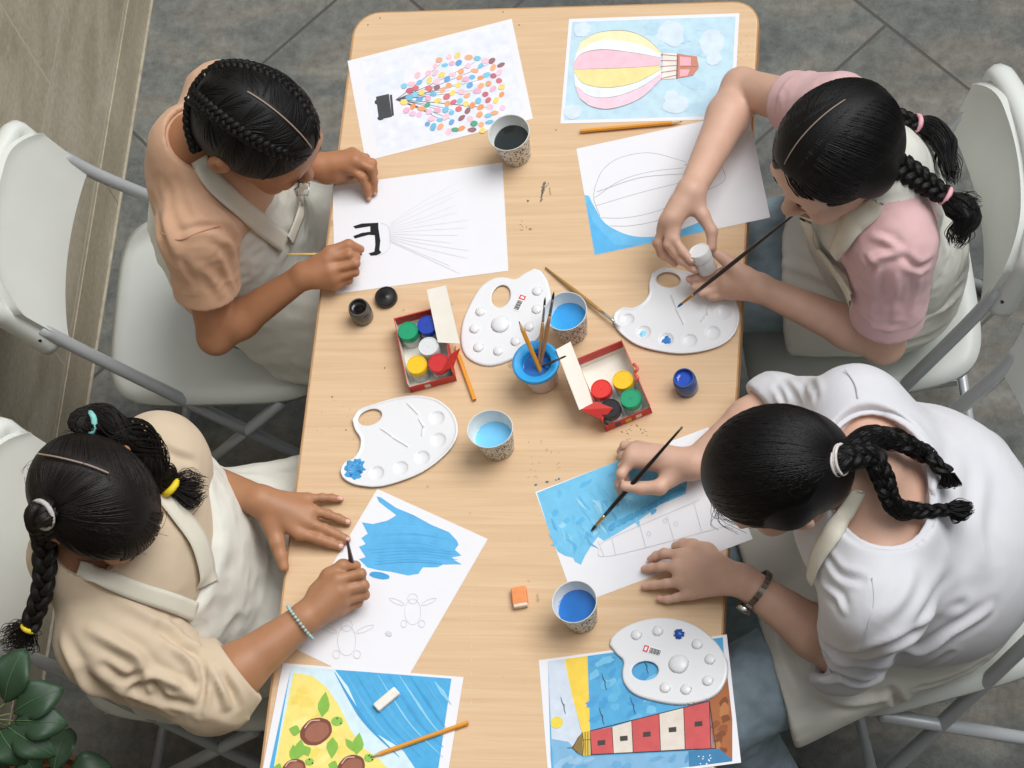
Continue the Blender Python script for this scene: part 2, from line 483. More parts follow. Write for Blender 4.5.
# ------------------------------------------------------------------ the table
TW, TY1, TY0, TZ = 0.713, 0.992, -0.88, 0.74
def wood_mat():
    m, n, l, p = node_mat('beech_laminate')
    t = n.new('ShaderNodeTexCoord')
    mp = n.new('ShaderNodeMapping'); mp.inputs['Scale'].default_value = (1.2, 34, 34); mp.inputs['Rotation'].default_value = (0, 0, math.radians(1.5))
    l.new(t.outputs['Object'], mp.inputs[0])
    g = n.new('ShaderNodeTexNoise'); g.inputs['Scale'].default_value = 3.0; g.inputs['Detail'].default_value = 8; g.inputs['Roughness'].default_value = 0.65; g.inputs['Distortion'].default_value = 0.6
    l.new(mp.outputs[0], g.inputs['Vector'])
    cr = n.new('ShaderNodeValToRGB'); E = cr.color_ramp
    E.elements[0].position = 0.28; E.elements[0].color = lin('d0ae88'); E.elements[1].position = 0.72; E.elements[1].color = lin('dec29f')
    e = E.elements.new(0.5); e.color = lin('d7b893')
    l.new(g.outputs[0], cr.inputs[0])
    # scattered dents and old paint flecks
    wv = n.new('ShaderNodeTexNoise'); wv.inputs['Scale'].default_value = 26; wv.inputs['Detail'].default_value = 2
    l.new(t.outputs['Object'], wv.inputs['Vector'])
    c2 = n.new('ShaderNodeValToRGB'); c2.color_ramp.elements[0].position = 0.735; c2.color_ramp.elements[0].color = (0, 0, 0, 1); c2.color_ramp.elements[1].position = 0.77; c2.color_ramp.elements[1].color = (0.45, 0.45, 0.45, 1)
    l.new(wv.outputs[0], c2.inputs[0])
    mx = n.new('ShaderNodeMix'); mx.data_type = 'RGBA'; l.new(c2.outputs[0], mx.inputs['Factor']); l.new(cr.outputs[0], mx.inputs['A']); mx.inputs['B'].default_value = lin('8a6a48')
    l.new(mx.outputs['Result'], p.inputs['Base Color'])
    p.inputs['Roughness'].default_value = 0.42; p.inputs['Specular IOR Level'].default_value = 0.35
    b = n.new('ShaderNodeBump'); b.inputs['Strength'].default_value = 0.06; b.inputs['Distance'].default_value = 0.001
    l.new(g.outputs[0], b.inputs['Height']); l.new(b.outputs[0], p.inputs['Normal'])
    return m
def round_rect(x0, y0, x1, y1, r, n=7):
    out = []
    for cx, cy, a0 in ((x1 - r, y0 + r, -90), (x1 - r, y1 - r, 0), (x0 + r, y1 - r, 90), (x0 + r, y0 + r, 180)):
        for i in range(n + 1):
            a = math.radians(a0 + 90 * i / n); out.append((cx + r * math.cos(a), cy + r * math.sin(a)))
    return out
WOOD = wood_mat()
STEEL = mat('grey_painted_tube', '9a9c9e', 0.4, 0.5, metal=0.3)
table = tag(empty('folding_table', (TW / 2, 0.05, 0)), 'long beech laminate folding table with rounded corners covered in paintings', 'table')
tp = MB().prism(round_rect(0.0, TY0, TW, TY1, 0.045), TZ - 0.024, TZ).build('tabletop', WOOD, table, smooth=False)
bevel(tp, 0.002, 2)
eb = MB(); rr = round_rect(-0.0022, TY0 - 0.0022, TW + 0.0022, TY1 + 0.0022, 0.047); ri = round_rect(0.0002, TY0 + 0.0002, TW - 0.0002, TY1 - 0.0002, 0.045)
nn = len(rr); vv = [(x, y, TZ - 0.026) for x, y in rr] + [(x, y, TZ - 0.0012) for x, y in rr] + [(x, y, TZ - 0.0012) for x, y in ri] + [(x, y, TZ - 0.026) for x, y in ri]
eb.add(vv, [(k * nn + i, k * nn + (i + 1) % nn, ((k + 1) % 4) * nn + (i + 1) % nn, ((k + 1) % 4) * nn + i) for k in range(4) for i in range(nn)])
eb.build('edge_band', mat('edge_band', 'b58a5e', 0.5, noise=0.15, nscale=30), table, smooth=False)
ap = MB()
ap.box((TW / 2, TY1 - 0.10, TZ - 0.045), (TW / 2 - 0.10, 0.012, 0.021)); ap.box((TW / 2, TY0 + 0.10, TZ - 0.045), (TW / 2 - 0.10, 0.012, 0.021))
ap.box((0.10, (TY0 + TY1) / 2, TZ - 0.045), (0.012, (TY1 - TY0) / 2 - 0.1, 0.021)); ap.box((TW - 0.10, (TY0 + TY1) / 2, TZ - 0.045), (0.012, (TY1 - TY0) / 2 - 0.1, 0.021))
ap.build('under_frame', STEEL, table, smooth=False)
for lx in (0.13, TW - 0.13):
    for ly in (TY0 + 0.14, TY1 - 0.14):
        k = MB().tube([(lx, ly, TZ - 0.03), (lx, ly, 0.0)], 0.014, 12); k.lathe((lx, ly, 0.0), [(0.017, 0), (0.017, 0.03), (0.0145, 0.034)], 12)
        k.build('leg', STEEL, table)

# ------------------------------------------------------------------ white plastic folding chairs
CH_W = mat('white_chair_plastic', 'd4d8d3', 0.38, 0.45, noise=0.03, nscale=8)
CH_T = mat('pale_grey_chair_tube', 'b4b8bb', 0.35, 0.5, metal=0.15)
CH_D = mat('dark_rivet', '3a3a3a', 0.4, 0.5, metal=0.6)
def seat_mesh():
    n, k = 29, 29; v = []
    def outline(u, w_):                      # superellipse-like rounded square, narrower at the back
        r = 5.0
        x, y_ = u, w_
        m_ = max(abs(x), abs(y_)) + 1e-9
        s_ = m_ / ((abs(x) ** r + abs(y_) ** r) ** (1 / r) + 1e-9)
        return x * s_, y_ * s_
    g = np.linspace(-1, 1, n)
    top = []
    for u in g:
        for w_ in g:
            x, y_ = outline(u, w_)
            rr_ = max(abs(u), abs(w_))
            X = 0.205 * x + 0.0; Y = (0.205 - 0.012 * (1 - x) / 2) * y_
            dish = -0.010 * max(0, 1 - (x * x + y_ * y_) * 1.1)
            fr = -0.020 * max(0, (x - 0.62) / 0.38) ** 2
            lip = -0.012 * max(0, (rr_ - 0.90) / 0.10) ** 2
            top.append((X, Y, 0.452 + dish + fr + lip))
    top = np.array(top)
    bot = top.copy(); bot[:, 2] -= 0.018; bot[:, :2] *= 0.985
    v = np.concatenate([top, bot]); f = []
    N = n * n
    for i in range(n - 1):
        for j in range(n - 1):
            a = i * n + j; f.append((a, a + n, a + n + 1, a + 1)); f.append((N + a, N + a + 1, N + a + n + 1, N + a + n))
    ring = [i for i in range(n)] + [i * n + n - 1 for i in range(1, n)] + [N - 1 - i for i in range(1, n)] + [(n - 1 - i) * n for i in range(1, n - 1)]
    for a, b in zip(ring, ring[1:] + ring[:1]): f.append((a, b, N + b, N + a))
    return v, f
def back_mesh():
    """moulded back panel between the tubes, curved in plan, with a raised rim"""
    nu, nv = 37, 19; F_ = []; B_ = []
    for i in range(nu):
        u = -1 + 2 * i / (nu - 1)
        for j in range(nv):
            t = j / (nv - 1)
            z0 = 0.645 + 0.012 * u * u; z1 = 0.832 - 0.05 * max(0, abs(u) - 0.55) ** 2 / 0.2
            z = z0 + (z1 - z0) * t
            hw = 0.172 + 0.006 * t
            cx = -0.196 - 0.38 * (z - 0.62) - 0.030 * (1 - u * u)
            rim = 0.006 * max(0, (abs(u) - 0.86) / 0.14) ** 2 + 0.008 * max(0, (t - 0.86) / 0.14) ** 2
            F_.append((cx + 0.009 + rim * 0.4, hw * u, z)); B_.append((cx - 0.011 - rim, hw * u * 1.005, z + 0.002))
    v = np.array(F_ + B_); N = nu * nv; f = []
    for i in range(nu - 1):
        for j in range(nv - 1):
            a = i * nv + j; f.append((a, a + nv, a + nv + 1, a + 1)[::-1]); f.append((N + a, N + a + 1, N + a + nv + 1, N + a + nv)[::-1])
    ring = [i * nv for i in range(nu)] + [(nu - 1) * nv + j for j in range(1, nv)] + [i * nv + nv - 1 for i in range(nu - 2, -1, -1)] + [j for j in range(nv - 2, 0, -1)]
    for a, b in zip(ring, ring[1:] + ring[:1]): f.append((a, N + a, N + b, b)[::-1])
    return v, f
def rim_mesh():
    mb = MB()
    pts = []
    for u in np.linspace(-1, 1, 41):
        a = abs(u)
        yy = 0.176 * (1 if a > 0.6 else a / 0.6) * (1 if u >= 0 else -1)
        zz = 0.655 + (1 - a) / 0.4 * 0.145 if a > 0.6 else 0.800 + 0.028 * math.cos(a / 0.6 * math.pi / 2) ** 0.7
        cx = -0.222 - 0.38 * (zz - 0.62) - 0.022 * (1 - (yy / 0.176) ** 2)
        pts.append((cx, yy, zz))
    pts = smooth_path(pts[::2], 3)
    mb.tube(pts, 0.0180, 12, flat=((1, 0, 0), 1.25)); return mb
def chair(x, y, rz, label, wide=1.0):
    c = tag(empty('folding_chair', (x, y, 0), rz), label, 'chair', 'white plastic folding chairs'); c.scale = (1, wide, 1)
    b = MB(); b.add(*seat_mesh()); b.build('seat', CH_W, c, local=True)
    for s in (-1, 1): MB().box((-0.01, s * 0.180, 0.424), (0.14, 0.008, 0.010)).build('seat_bracket', CH_T, c, smooth=False, local=True)
    b = MB(); b.add(*back_mesh()); ob = b.build('backrest', CH_W, c, local=True); sharp(ob, 60)
    rim = rim_mesh().build('backrest_rim', CH_W, c, local=True)
    for s in (-1, 1):
        rv = MB().lathe((-0.240, s * 0.186, 0.700), [(0.0, -0.002), (0.005, -0.002), (0.005, 0.0045), (0.0, 0.005)], 10, axis=(0, s, 0))
        rv.build('rivet', CH_D, rim, local=True)
    for s in (-1, 1):
        p = [(-0.236, s * 0.172, 0.715), (-0.17, s * 0.176, 0.60), (0.235, s * 0.212, 0.012)]
        k = MB().tube(smooth_path([p[0], p[1], (0.03, s * 0.196, 0.31), p[2]], 5), 0.0115, 12)
        k.lathe((0.235, s * 0.212, 0.0), [(0.014, 0), (0.015, 0.02), (0.012, 0.03)], 12)
        k.build('front_leg', CH_T, c, local=True)
        k = MB().tube([(0.12, s * 0.195, 0.425), (-0.235, s * 0.200, 0.012)], 0.0105, 12)
        k.lathe((-0.235, s * 0.200, 0.0), [(0.0135, 0), (0.014, 0.02), (0.011, 0.03)], 12)
        k.build('rear_leg', CH_T, c, local=True)
    MB().tube([(0.155, -0.205, 0.128), (0.155, 0.205, 0.128)], 0.009, 10).build('front_crossbar', CH_T, c, local=True)
    MB().tube([(-0.165, -0.20, 0.093), (-0.165, 0.20, 0.093)], 0.009, 10).build('rear_crossbar', CH_T, c, local=True)
    return c
chair(-0.275, 0.572, math.radians(3), 'white plastic folding chair under the girl in peach, back near the stone wall')
chair(-0.225, -0.03, math.radians(-3), 'white plastic folding chair under the girl in cream, half hidden behind plant leaves')
chair(0.868, 0.578, math.radians(189), 'white plastic folding chair under the girl in pink sleeves, tall back panel in view', 1.0)
chair(0.990, 0.075, math.radians(195), 'white plastic folding chair under the woman in the white tee, mostly behind her', 1.2)

# ------------------------------------------------------------------ painted and printed sheets
class Art:
    """flat pigment shapes on a sheet; u runs right, v runs up, in metres from the sheet centre"""
    STEP = 0.00004
    def __init__(s, w, h): s.w, s.h = w, h; s.v = []; s.f = []; s.c = []; s.k = 0
    def poly(s, pts, col):
        s.k += 1; z = s.k * s.STEP; b = len(s.v)
        s.v += [(float(x), float(y), z) for x, y in pts]; s.f.append(tuple(range(b, b + len(pts)))); s.c.append(lin(col)); return s
    def fan(s, pts, col):
        """star shaped outline filled from its middle"""
        s.k += 1; z = s.k * s.STEP; b = len(s.v); P = np.asarray(pts, float); c = P.mean(0)
        s.v += [(c[0], c[1], z)] + [(x, y, z) for x, y in P]
        n = len(P)
        for i in range(n): s.f.append((b, b + 1 + i, b + 1 + (i + 1) % n)); s.c.append(lin(col))
        return s
    def ell(s, x, y, a, b, col, rot=0, n=20, jag=0.0, seed=1):
        r = random.Random(seed); out = []
        for i in range(n):
            t = 2 * math.pi * i / n; q = 1 + jag * r.uniform(-1, 1)
            X, Y = a * q * math.cos(t), b * q * math.sin(t)
            out.append((x + X * math.cos(rot) - Y * math.sin(rot), y + X * math.sin(rot) + Y * math.cos(rot)))
        return s.fan(out, col)
    def stroke(s, pts, wd, col, sm=6):
        P = smooth_path([(p[0], p[1], 0) for p in pts], sm)[:, :2] if len(pts) > 2 else np.asarray(pts, float)
        T = np.gradient(P, axis=0); T /= np.linalg.norm(T, axis=1)[:, None] + 1e-12; N = np.stack([-T[:, 1], T[:, 0]], 1)
        wv = np.broadcast_to(np.asarray(np.interp(np.linspace(0, 1, len(P)), np.linspace(0, 1, np.size(wd)), np.ravel(wd))), (len(P),))[:, None] / 2
        A = P + N * wv; B = P - N * wv
        s.k += 1; z = s.k * s.STEP; b = len(s.v); n = len(P)
        s.v += [(x, y, z) for x, y in A] + [(x, y, z) for x, y in B]
        for i in range(n - 1): s.f.append((b + i, b + n + i, b + n + i + 1, b + i + 1)); s.c.append(lin(col))
        return s
def clip_poly(pts, w, h):
    """keep a polygon inside the sheet"""
    P = [tuple(p) for p in pts]
    for ax, lim, sg in ((0, w, 1), (0, -w, -1), (1, h, 1), (1, -h, -1)):
        out = []
        for i in range(len(P)):
            a, b = P[i - 1], P[i]; ia = sg * a[ax] <= sg * lim; ib = sg * b[ax] <= sg * lim
            if ia != ib:
                t = (lim - a[ax]) / (b[ax] - a[ax]); out.append((a[0] + t * (b[0] - a[0]), a[1] + t * (b[1] - a[1])))
            if ib: out.append(b)
        P = out
    return P
PIG = mat('poster_pigment', 'ffffff', 0.6, 0.3, noise=0.07, nscale=55, attr='pigment')
PAPER = mat('drawing_paper', 'e6e7ec', 0.7, 0.25, noise=0.008, nscale=30)
def sheet(name, art, x, y, rot, label, group, paper='e4e6ec', lift=0.0, curl=0.0):
    """a paper sheet lying on the table with its picture"""
    n = 13; v = []; f = []; c = []
    hw, hh = art.w / 2, art.h / 2
    def warp(X, Y): return curl * (max(0, (X / hw)) ** 3 * max(0, -Y / hh + 0.2) + max(0, -X / hw) ** 3 * 0.5)
    for k in (0, 1):
        for i in range(n):
            for j in range(n):
                X = -hw + art.w * i / (n - 1); Y = -hh + art.h * j / (n - 1)
                v.append((X, Y, 0.00035 * k))
    for i in range(n - 1):
        for j in range(n - 1):
            a = i * n + j; N = n * n
            f.append((a, a + 1, a + n + 1, a + n)); f.append((N + a, N + a + n, N + a + n + 1, N + a + 1))
    ring = [i * n for i in range(n)] + [(n - 1) * n + j for j in range(1, n)] + [i * n + n - 1 for i in range(n - 2, -1, -1)] + [j for j in range(n - 2, 0, -1)]
    for a, b in zip(ring, ring[1:] + ring[:1]): f.append((a, b, n * n + b, n * n + a))
    c += [lin(paper)] * len(f); npap = len(f)
    b = len(v)
    zs = min(1.0, 0.0012 / max(1e-9, art.k * Art.STEP))
    v += [(p[0], p[1], p[2] * zs + 0.00036) for p in art.v]; f += [tuple(i + b for i in q) for q in art.f]; c += art.c
    me = bpy.data.meshes.new(name)
    me.from_pydata(v, [], f)
    a = me.attributes.new('pigment', 'FLOAT_COLOR', 'FACE')
    a.data.foreach_set('color', np.array(c, np.float32).ravel())
    me.materials.append(PAPER); me.materials.append(PIG)
    me.polygons.foreach_set('material_index', [0] * npap + [1] * (len(f) - npap))
    o = bpy.data.objects.new(name, me); COL.objects.link(o)
    o.location = (x, y, TZ + 0.0002 + lift); o.rotation_euler = (0, 0, rot)
    return tag(o, label, 'painting' if 'print' not in name else 'print', group)
def L_of(x, y, rot):
    """photo pixel on the table -> sheet coordinates"""
    cs, sn = math.cos(rot), math.sin(rot)
    def g(px, py):
        q = U(px, py, TZ); dx, dy = q[0] - x, q[1] - y
        return (dx * cs + dy * sn, -dx * sn + dy * cs)
    return g
rnd = random.Random(5)
A4 = (0.297, 0.210)
GR1 = 'printed reference pictures'; GR2 = 'paintings in progress'
# 1 dots growing out of a dark pot, a print (top left)
x, y, r = 0.166, 0.831, 0.263; q = L_of(x, y, r); a = Art(*A4)
a.poly([(-.125, -.098), (.136, -.098), (.136, .098), (-.125, .098)], 'e2e6f0')
for k in range(9): a.ell(rnd.uniform(-.09, .1), rnd.uniform(-.07, .07), rnd.uniform(.02, .04), rnd.uniform(.015, .025), rnd.choice(['dde4f1', 'd9e3f0', 'e6e6f0']), rnd.random(), 22, .15, k)
pot = q(396, 100)
for k in range(16):
    t = rnd.uniform(-.5, .5); end = q(430 + rnd.uniform(0, 60), 92 + 62 * t)
    a.stroke([pot, ((pot[0] + end[0]) / 2, (pot[1] + end[1]) / 2 + .006 * t), end], [.0014, .0006], '55575c')
P0 = q(389, 94); P1 = q(392, 117); P2 = q(379, 120); P3 = q(376, 97)
a.poly([P0, P3, P2, P1], '47494d'); a.ell(*q(378, 102), .006, .0055, '47494d'); a.ell(*q(381, 118), .0062, .005, '47494d')
a.stroke([q(391, 95), q(393, 116)], .004, '47494d'); 
cols = ['eab4cb', 'eda878', 'efd67c', '5fa98a', '79bbdc', '9a7276', 'd47880', 'e8c2dc', '6fa8d8', 'f1c3d0', 'c4707f', 'ec9c68', '88c8e2', '82c4e0', 'f0c9d6', 'eeb088']
done = []
for k in range(2600):
    px, py = rnd.uniform(404, 503), rnd.uniform(52, 132)
    uu = (px - 404) / 99; cy = 93 + 4 * (1 - uu); half = (13 + 27 * min(1, uu / .42)) * (1 if uu < .75 else 1 - (uu - .75) * 1.1)
    if abs(py - cy) > half: continue
    if any((px - d[0]) ** 2 + (py - d[1]) ** 2 < 38 for d in done): continue
    done.append((px, py)); u_ = q(px, py); a.ell(u_[0], u_[1], rnd.uniform(.0052, .0078), rnd.uniform(.0042, .0058), rnd.choice(cols), rnd.uniform(-.6, 1.2), 14, .06, k)
    if len(done) > 125: break
sheet('picture_print', a, x, y, r, 'printed picture of colourful dots fanning from a small dark pot', GR1)
# 2 hot-air balloon print (top right)
x, y, r = 0.533, 0.863, 0.006; q = L_of(x, y, r); a = Art(*A4)
a.poly([(-.1425, -.0985), (.1425, -.0985), (.1425, .0985), (-.1425, .0985)], 'bfdcea')
for k in range(26): a.ell(rnd.uniform(-.11, .11), rnd.uniform(-.08, .08), rnd.uniform(.015, .03), rnd.uniform(.008, .016), rnd.choice(['b6d6e8', 'c6e0ec', 'bcdaea']), rnd.uniform(-.5, .5), 18, .2, k)
for px, py, sx, sy in ((670, 32, 14, 12), (674, 38, 10, 10), (712, 42, 13, 14), (714, 58, 8, 8), (582, 30, 9, 8), (676, 105, 13, 10), (573, 112, 9, 8), (672, 98, 8, 8)):
    c_ = q(px, py); a.ell(c_[0], c_[1], sx / 590, sy / 540, 'd3e2ee', 0, 18, .10, px)
def Q(*pp): return [q(px, py) for px, py in pp]
def band(p_up, p_lo, col): a.poly([tuple(v) for v in smooth_path([(p[0], p[1], 0) for p in Q(*p_up)], 6)[:, :2]] + [tuple(v) for v in smooth_path([(p[0], p[1], 0) for p in Q(*p_lo)], 6)[:, :2]][::-1], col)
L0 = [(581, 42), (598, 33), (624, 31), (645, 38), (662, 53)]; L1 = [(577, 52), (596, 42), (620, 41), (643, 46), (661, 55)]
L2 = [(574, 63), (582, 54), (602, 50), (632, 53), (661, 58)]; L3 = [(574, 70), (600, 69), (630, 68), (660, 66)]
L4 = [(574, 72), (584, 84), (608, 88), (636, 83), (661, 70)]; L5 = [(575, 86), (592, 97), (615, 97), (640, 88), (662, 74)]; L6 = [(580, 99), (592, 107), (612, 109), (640, 99), (662, 79)]
band(L0, L1, 'efe8bd'); band(L1, L2, 'e9eef4'); band(L2, L3, 'f0c4d2'); band(L3, L4, 'eddf9e'); band(L4, L5, 'e6eef5'); band(L5, L6, 'efcfdd')
for Lx, w_ in ((L0, .0010), (L2, .0012), (L3, .0008), (L4, .0009), (L5, .0008), (L6, .0010)): a.stroke(Q(*Lx), [.0003, w_, .0004], '8a8078')
a.poly(Q((663, 53), (677, 54), (676, 79), (662, 80)), 'e6e2dc')
for t in (55, 61, 67, 73, 79): a.stroke(Q((661, t), (677, 66 + (t - 67) * .8)), .0016, 'b0705e')
a.poly(Q((677, 54), (697, 57), (699, 68), (693, 76), (677, 79)), 'c98a76'); a.poly(Q((680, 57), (691, 58), (691, 66), (680, 66)), 'eeb0bb'); a.poly(Q((680, 70), (690, 70), (688, 76), (680, 77)), 'eeb0bb')
a.stroke(Q((678, 55), (677, 79)), .002, '9c6555'); a.stroke(Q((680, 67.5), (697, 67)), .0012, '9c6555')
sheet('picture_print', a, x, y, r, 'printed picture of a pink and yellow striped hot-air balloon', GR1)
# 3 pencil fan with black brush strokes (girl in peach)
x, y, r = 0.158, 0.559, 0.136; q = L_of(x, y, r); a = Art(*A4)
def Q(*pp): return [q(px, py) for px, py in pp]
for k in range(13):
    t = k / 12 - .5; a.stroke(Q((389 + abs(t) * 2, 233 + 18 * t), (420 + rnd.uniform(-4, 4), 231 + 52 * t), (455 + rnd.uniform(-6, 20), 228 + 92 * t)), [.0007, .0005], 'cdced2')
a.stroke(Q((381, 223), (389, 228), (390, 246), (383, 254), (370, 255)), .0006, 'c9cacd')
a.poly(Q((353.5, 226.5), (362, 223.8), (378.5, 223), (378.5, 228), (380.5, 241), (379.5, 250), (381.5, 253), (377, 255.5), (371, 256), (369, 253.5), (374.5, 252), (375.5, 245), (375, 235.5), (369, 235), (355, 238.8), (353.5, 236.3), (362, 233.2), (370.5, 232), (370.5, 226.5), (355.5, 228.8)), '17181a')
sheet('drawing_sheet', a, x, y, r, 'white sheet with thick black brush strokes and faint fanned pencil lines', GR2)
# 4 balloon sketch with a blue corner (girl with pink sleeves)
x, y, r = 0.585, 0.638, 0.225; q = L_of(x, y, r); a = Art(*A4)
def Q(*pp): return [q(px, py) for px, py in pp]
def curve(*pp): return [tuple(v) for v in smooth_path([(p[0], p[1], 0) for p in Q(*pp)], 6)[:, :2]]
a.poly(clip_poly(Q((584.5, 195), (595.5, 259), (712, 236), (708, 227), (700, 222)) + curve((690, 226), (672, 233), (650, 237), (628, 235), (606, 224), (595, 208), (589, 196)), .1482, .1047), '6cbcea')
a.poly(clip_poly(Q((587, 205), (593, 222), (615, 245), (640, 246), (600, 255), (594, 256)), .1482, .1047), '5cb2e6')
for pp in (((595, 187), (603, 170), (620, 158), (650, 153), (686, 162)), ((595, 198), (620, 181), (650, 172), (684, 168)), ((596, 206), (640, 193), (684, 182)), ((601, 218), (625, 218), (655, 212), (690, 198)), ((610, 226), (630, 226), (660, 220), (694, 204)), ((595, 187), (594, 200), (600, 216)),
           ((706, 162), (718, 163), (725, 175), (722, 183), (706, 191)), ((684, 165), (706, 162)), ((690, 196), (706, 191)), ((597, 192), (640, 178), (684, 174))):
    a.stroke(Q(*pp), .0008, 'a3a5aa')
sheet('drawing_sheet', a, x, y, r, 'white sheet with a pencilled balloon and one corner painted blue', GR2)
# 5 turtle sketch with broad blue patch (girl in cream)
def fit_sheet(tl, tr, w=A4[0], h=A4[1], portrait=False):
    A = U(*tl, TZ)[:2]; B = U(*tr, TZ)[:2]; d = unit(B - A); n_ = np.array([d[1], -d[0]]); c = A + d * w / 2 + n_ * h / 2
    return c[0], c[1], math.atan2(d[1], d[0])
x, y, r = fit_sheet((377.4, 489), (485.8, 538.2), .210, .297); q = L_of(x, y, r); a = Art(.210, .297)
def Q(*pp): return [q(px, py) for px, py in pp]
def S2(x_, y_): return (250 + x_ * .293, 380 + y_ * .293)
P5 = [S2(*p) for p in ((432, 398), (445, 400), (498, 436), (560, 462), (620, 495), (680, 520), (706, 548), (712, 562), (700, 580), (722, 600), (690, 606), (700, 616), (724, 630), (660, 630), (640, 640), (590, 640), (575, 662), (540, 668), (480, 655), (440, 650), (400, 640), (372, 612), (395, 605), (385, 590), (372, 570), (395, 560), (380, 540), (402, 525), (382, 486), (420, 492), (470, 480), (500, 462), (470, 440), (440, 416))]
a.poly(Q(*P5), '5cb0e2')
for k in range(14):
    t = k / 13; s0 = S2(400 + 60 * rnd.random(), 500 + 130 * t); s1 = S2(640 + 70 * rnd.random(), 520 + 110 * t)
    a.stroke(Q(s0, ((s0[0] + s1[0]) / 2, (s0[1] + s1[1]) / 2 - 3), s1), [.001, .003, .0005], rnd.choice(['50a8de', '62b5e6', '5ab0e3']))
a.ell(*q(*S2(442, 668)), .0175, .0058, '45a0d8', math.radians(14), 18, .05)
for cx, cy, k in ((413, 606, 1.0), (347, 634, 1.15)):
    for dx, dy, ra, rb, ro in ((0, 6, 8, 13, 0), (0, -7, 5, 5, 0), (-16, -4, 8, 2, -.4), (16, -4, 8, 2, .4), (-9, 18, 3, 3.5, 0), (9, 18, 3, 3.5, 0)):
        pts = [(cx + k * (dx + ra * math.cos(t) * math.cos(ro) + rb * math.sin(t) * math.sin(ro)), cy + k * (dy - ra * math.cos(t) * math.sin(ro) + rb * math.sin(t) * math.cos(ro))) for t in np.linspace(0, 6.28, 13)]
        a.stroke(Q(*pts), .0006, 'c6c7cc', 3)
a.ell(*q(389, 634), .006, .004, 'd5d6da')
sheet('drawing_sheet', a, x, y, r, 'white sheet with a ragged blue patch above pencilled turtles', GR2)
# 6 lighthouse sketch under a blue wash (woman in white)
x, y, r = 0.576, 0.033, 0.397; q = L_of(x, y, r); a = Art(*A4)
def Q(*pp): return [q(px, py) for px, py in pp]
W6 = [S3 for S3 in ((537, 493), (580, 476), (625, 458), (650, 450), (690, 455), (686, 494), (660, 505), (640, 520), (615, 535), (604, 541), (598, 537), (592, 545), (585, 556), (581, 565), (575, 562), (573, 558), (565, 556), (558, 552), (551, 540), (545, 518))]
a.poly(clip_poly(Q(*W6), .1483, .1048), '74c0e6')
for k in range(20):
    px, py = rnd.uniform(546, 672), rnd.uniform(470, 548)
    if py > 560 - (px - 560) * .48 or py < 490 - (px - 540) * .36 + 6: continue
    c_ = q(px, py); a.ell(c_[0], c_[1], rnd.uniform(.004, .011), rnd.uniform(.003, .006), rnd.choice(['5fb2e0', '86cbec', '96d1ee', '68b8e2', '4ea6da']), rnd.uniform(.2, 1.6), 16, .3, k)
for k in range(60):
    px, py = rnd.uniform(548, 668), rnd.uniform(472, 540)
    if py > 552 - (px - 556) * .5 or py < 497 - (px - 540) * .36 + 5: continue
    a.stroke(Q((px, py), (px + rnd.uniform(2, 8), py + rnd.uniform(4, 9)), (px + rnd.uniform(0, 12), py + rnd.uniform(10, 17))), [.001, rnd.uniform(.003, .007), .001], rnd.choice(['86c8e8', '6bbbe4', '9dd3ec', '5fb0dd', '7cc4e8']), 4)
for k in range(12):
    px = 612 + k * 6.3; c_ = q(px, 527 - k * 3.3); a.ell(c_[0], c_[1], .0075, .005, rnd.choice(['52a5d4', '5badda']), .5, 14, .25, k)
for pp in (((598, 548), (612, 556), (735, 524)), ((600, 545), (612, 538), (700, 500)), ((612, 538), (616, 556)), ((640, 526), (646, 548)), ((667, 516), (674, 540)), ((694, 503), (702, 532)), ((720, 505), (726, 526)), ((598, 541), (604, 556))):
    a.stroke(Q(*pp), .0006, 'c4c5cb')
for px, py in ((649, 534), (676, 524), (665, 521)): a.stroke(Q((px - 2, py), (px, py + 2.5), (px + 2, py), (px, py - 2.5), (px - 2, py)), .0006, 'c4c5cb', 3)
sheet('drawing_sheet', a, x, y, r, 'white sheet with a blotchy blue wash above a pencilled tower', GR2)
# 7 turtles on a beach, print (bottom left)
x, y, r = fit_sheet((283, 663.4), (463.7, 677.5)); LIFT7 = .0012; q = L_of(x, y, r); a = Art(*A4)
def Q(*pp): return [q(px, py) for px, py in pp]
def S7(x_, y_): return (240 + x_ * .2708, 560 + y_ * .2708)
def Z7(*pp): return Q(*[S7(*p) for p in pp])
c_ = [S7(80 + 55, 768 + 400)]
def clip7(pts): return clip_poly(pts, .1485 - .004, .105 - .004)
a.poly(clip7(Z7((190, 395), (782, 437), (700, 1000), (60, 1000))), '4fa9db')
a.poly(clip7(Z7((190, 395), (350, 405), (400, 470), (440, 560), (500, 640), (600, 700), (660, 790), (690, 1000), (60, 1000), (120, 800))), 'cfe6ee')
a.poly(clip7(Z7((200, 418), (265, 428), (320, 470), (370, 545), (405, 620), (450, 690), (520, 740), (560, 790), (590, 1000), (60, 1000), (120, 800))), 'eedc7e')
for k in range(22):
    px, py = rnd.uniform(205, 400), rnd.uniform(470, 768)
    if px > 230 + (py - 440) * .55 or py > 1140 - px * 1.8: pass
    if px > 230 + (py - 440) * .55: continue
    c_ = q(*S7(px, py)); a.ell(c_[0], c_[1], rnd.uniform(.008, .016), rnd.uniform(.005, .009), rnd.choice(['ecd76f', 'f1e28e', 'e9d368']), rnd.random(), 16, .2, k)
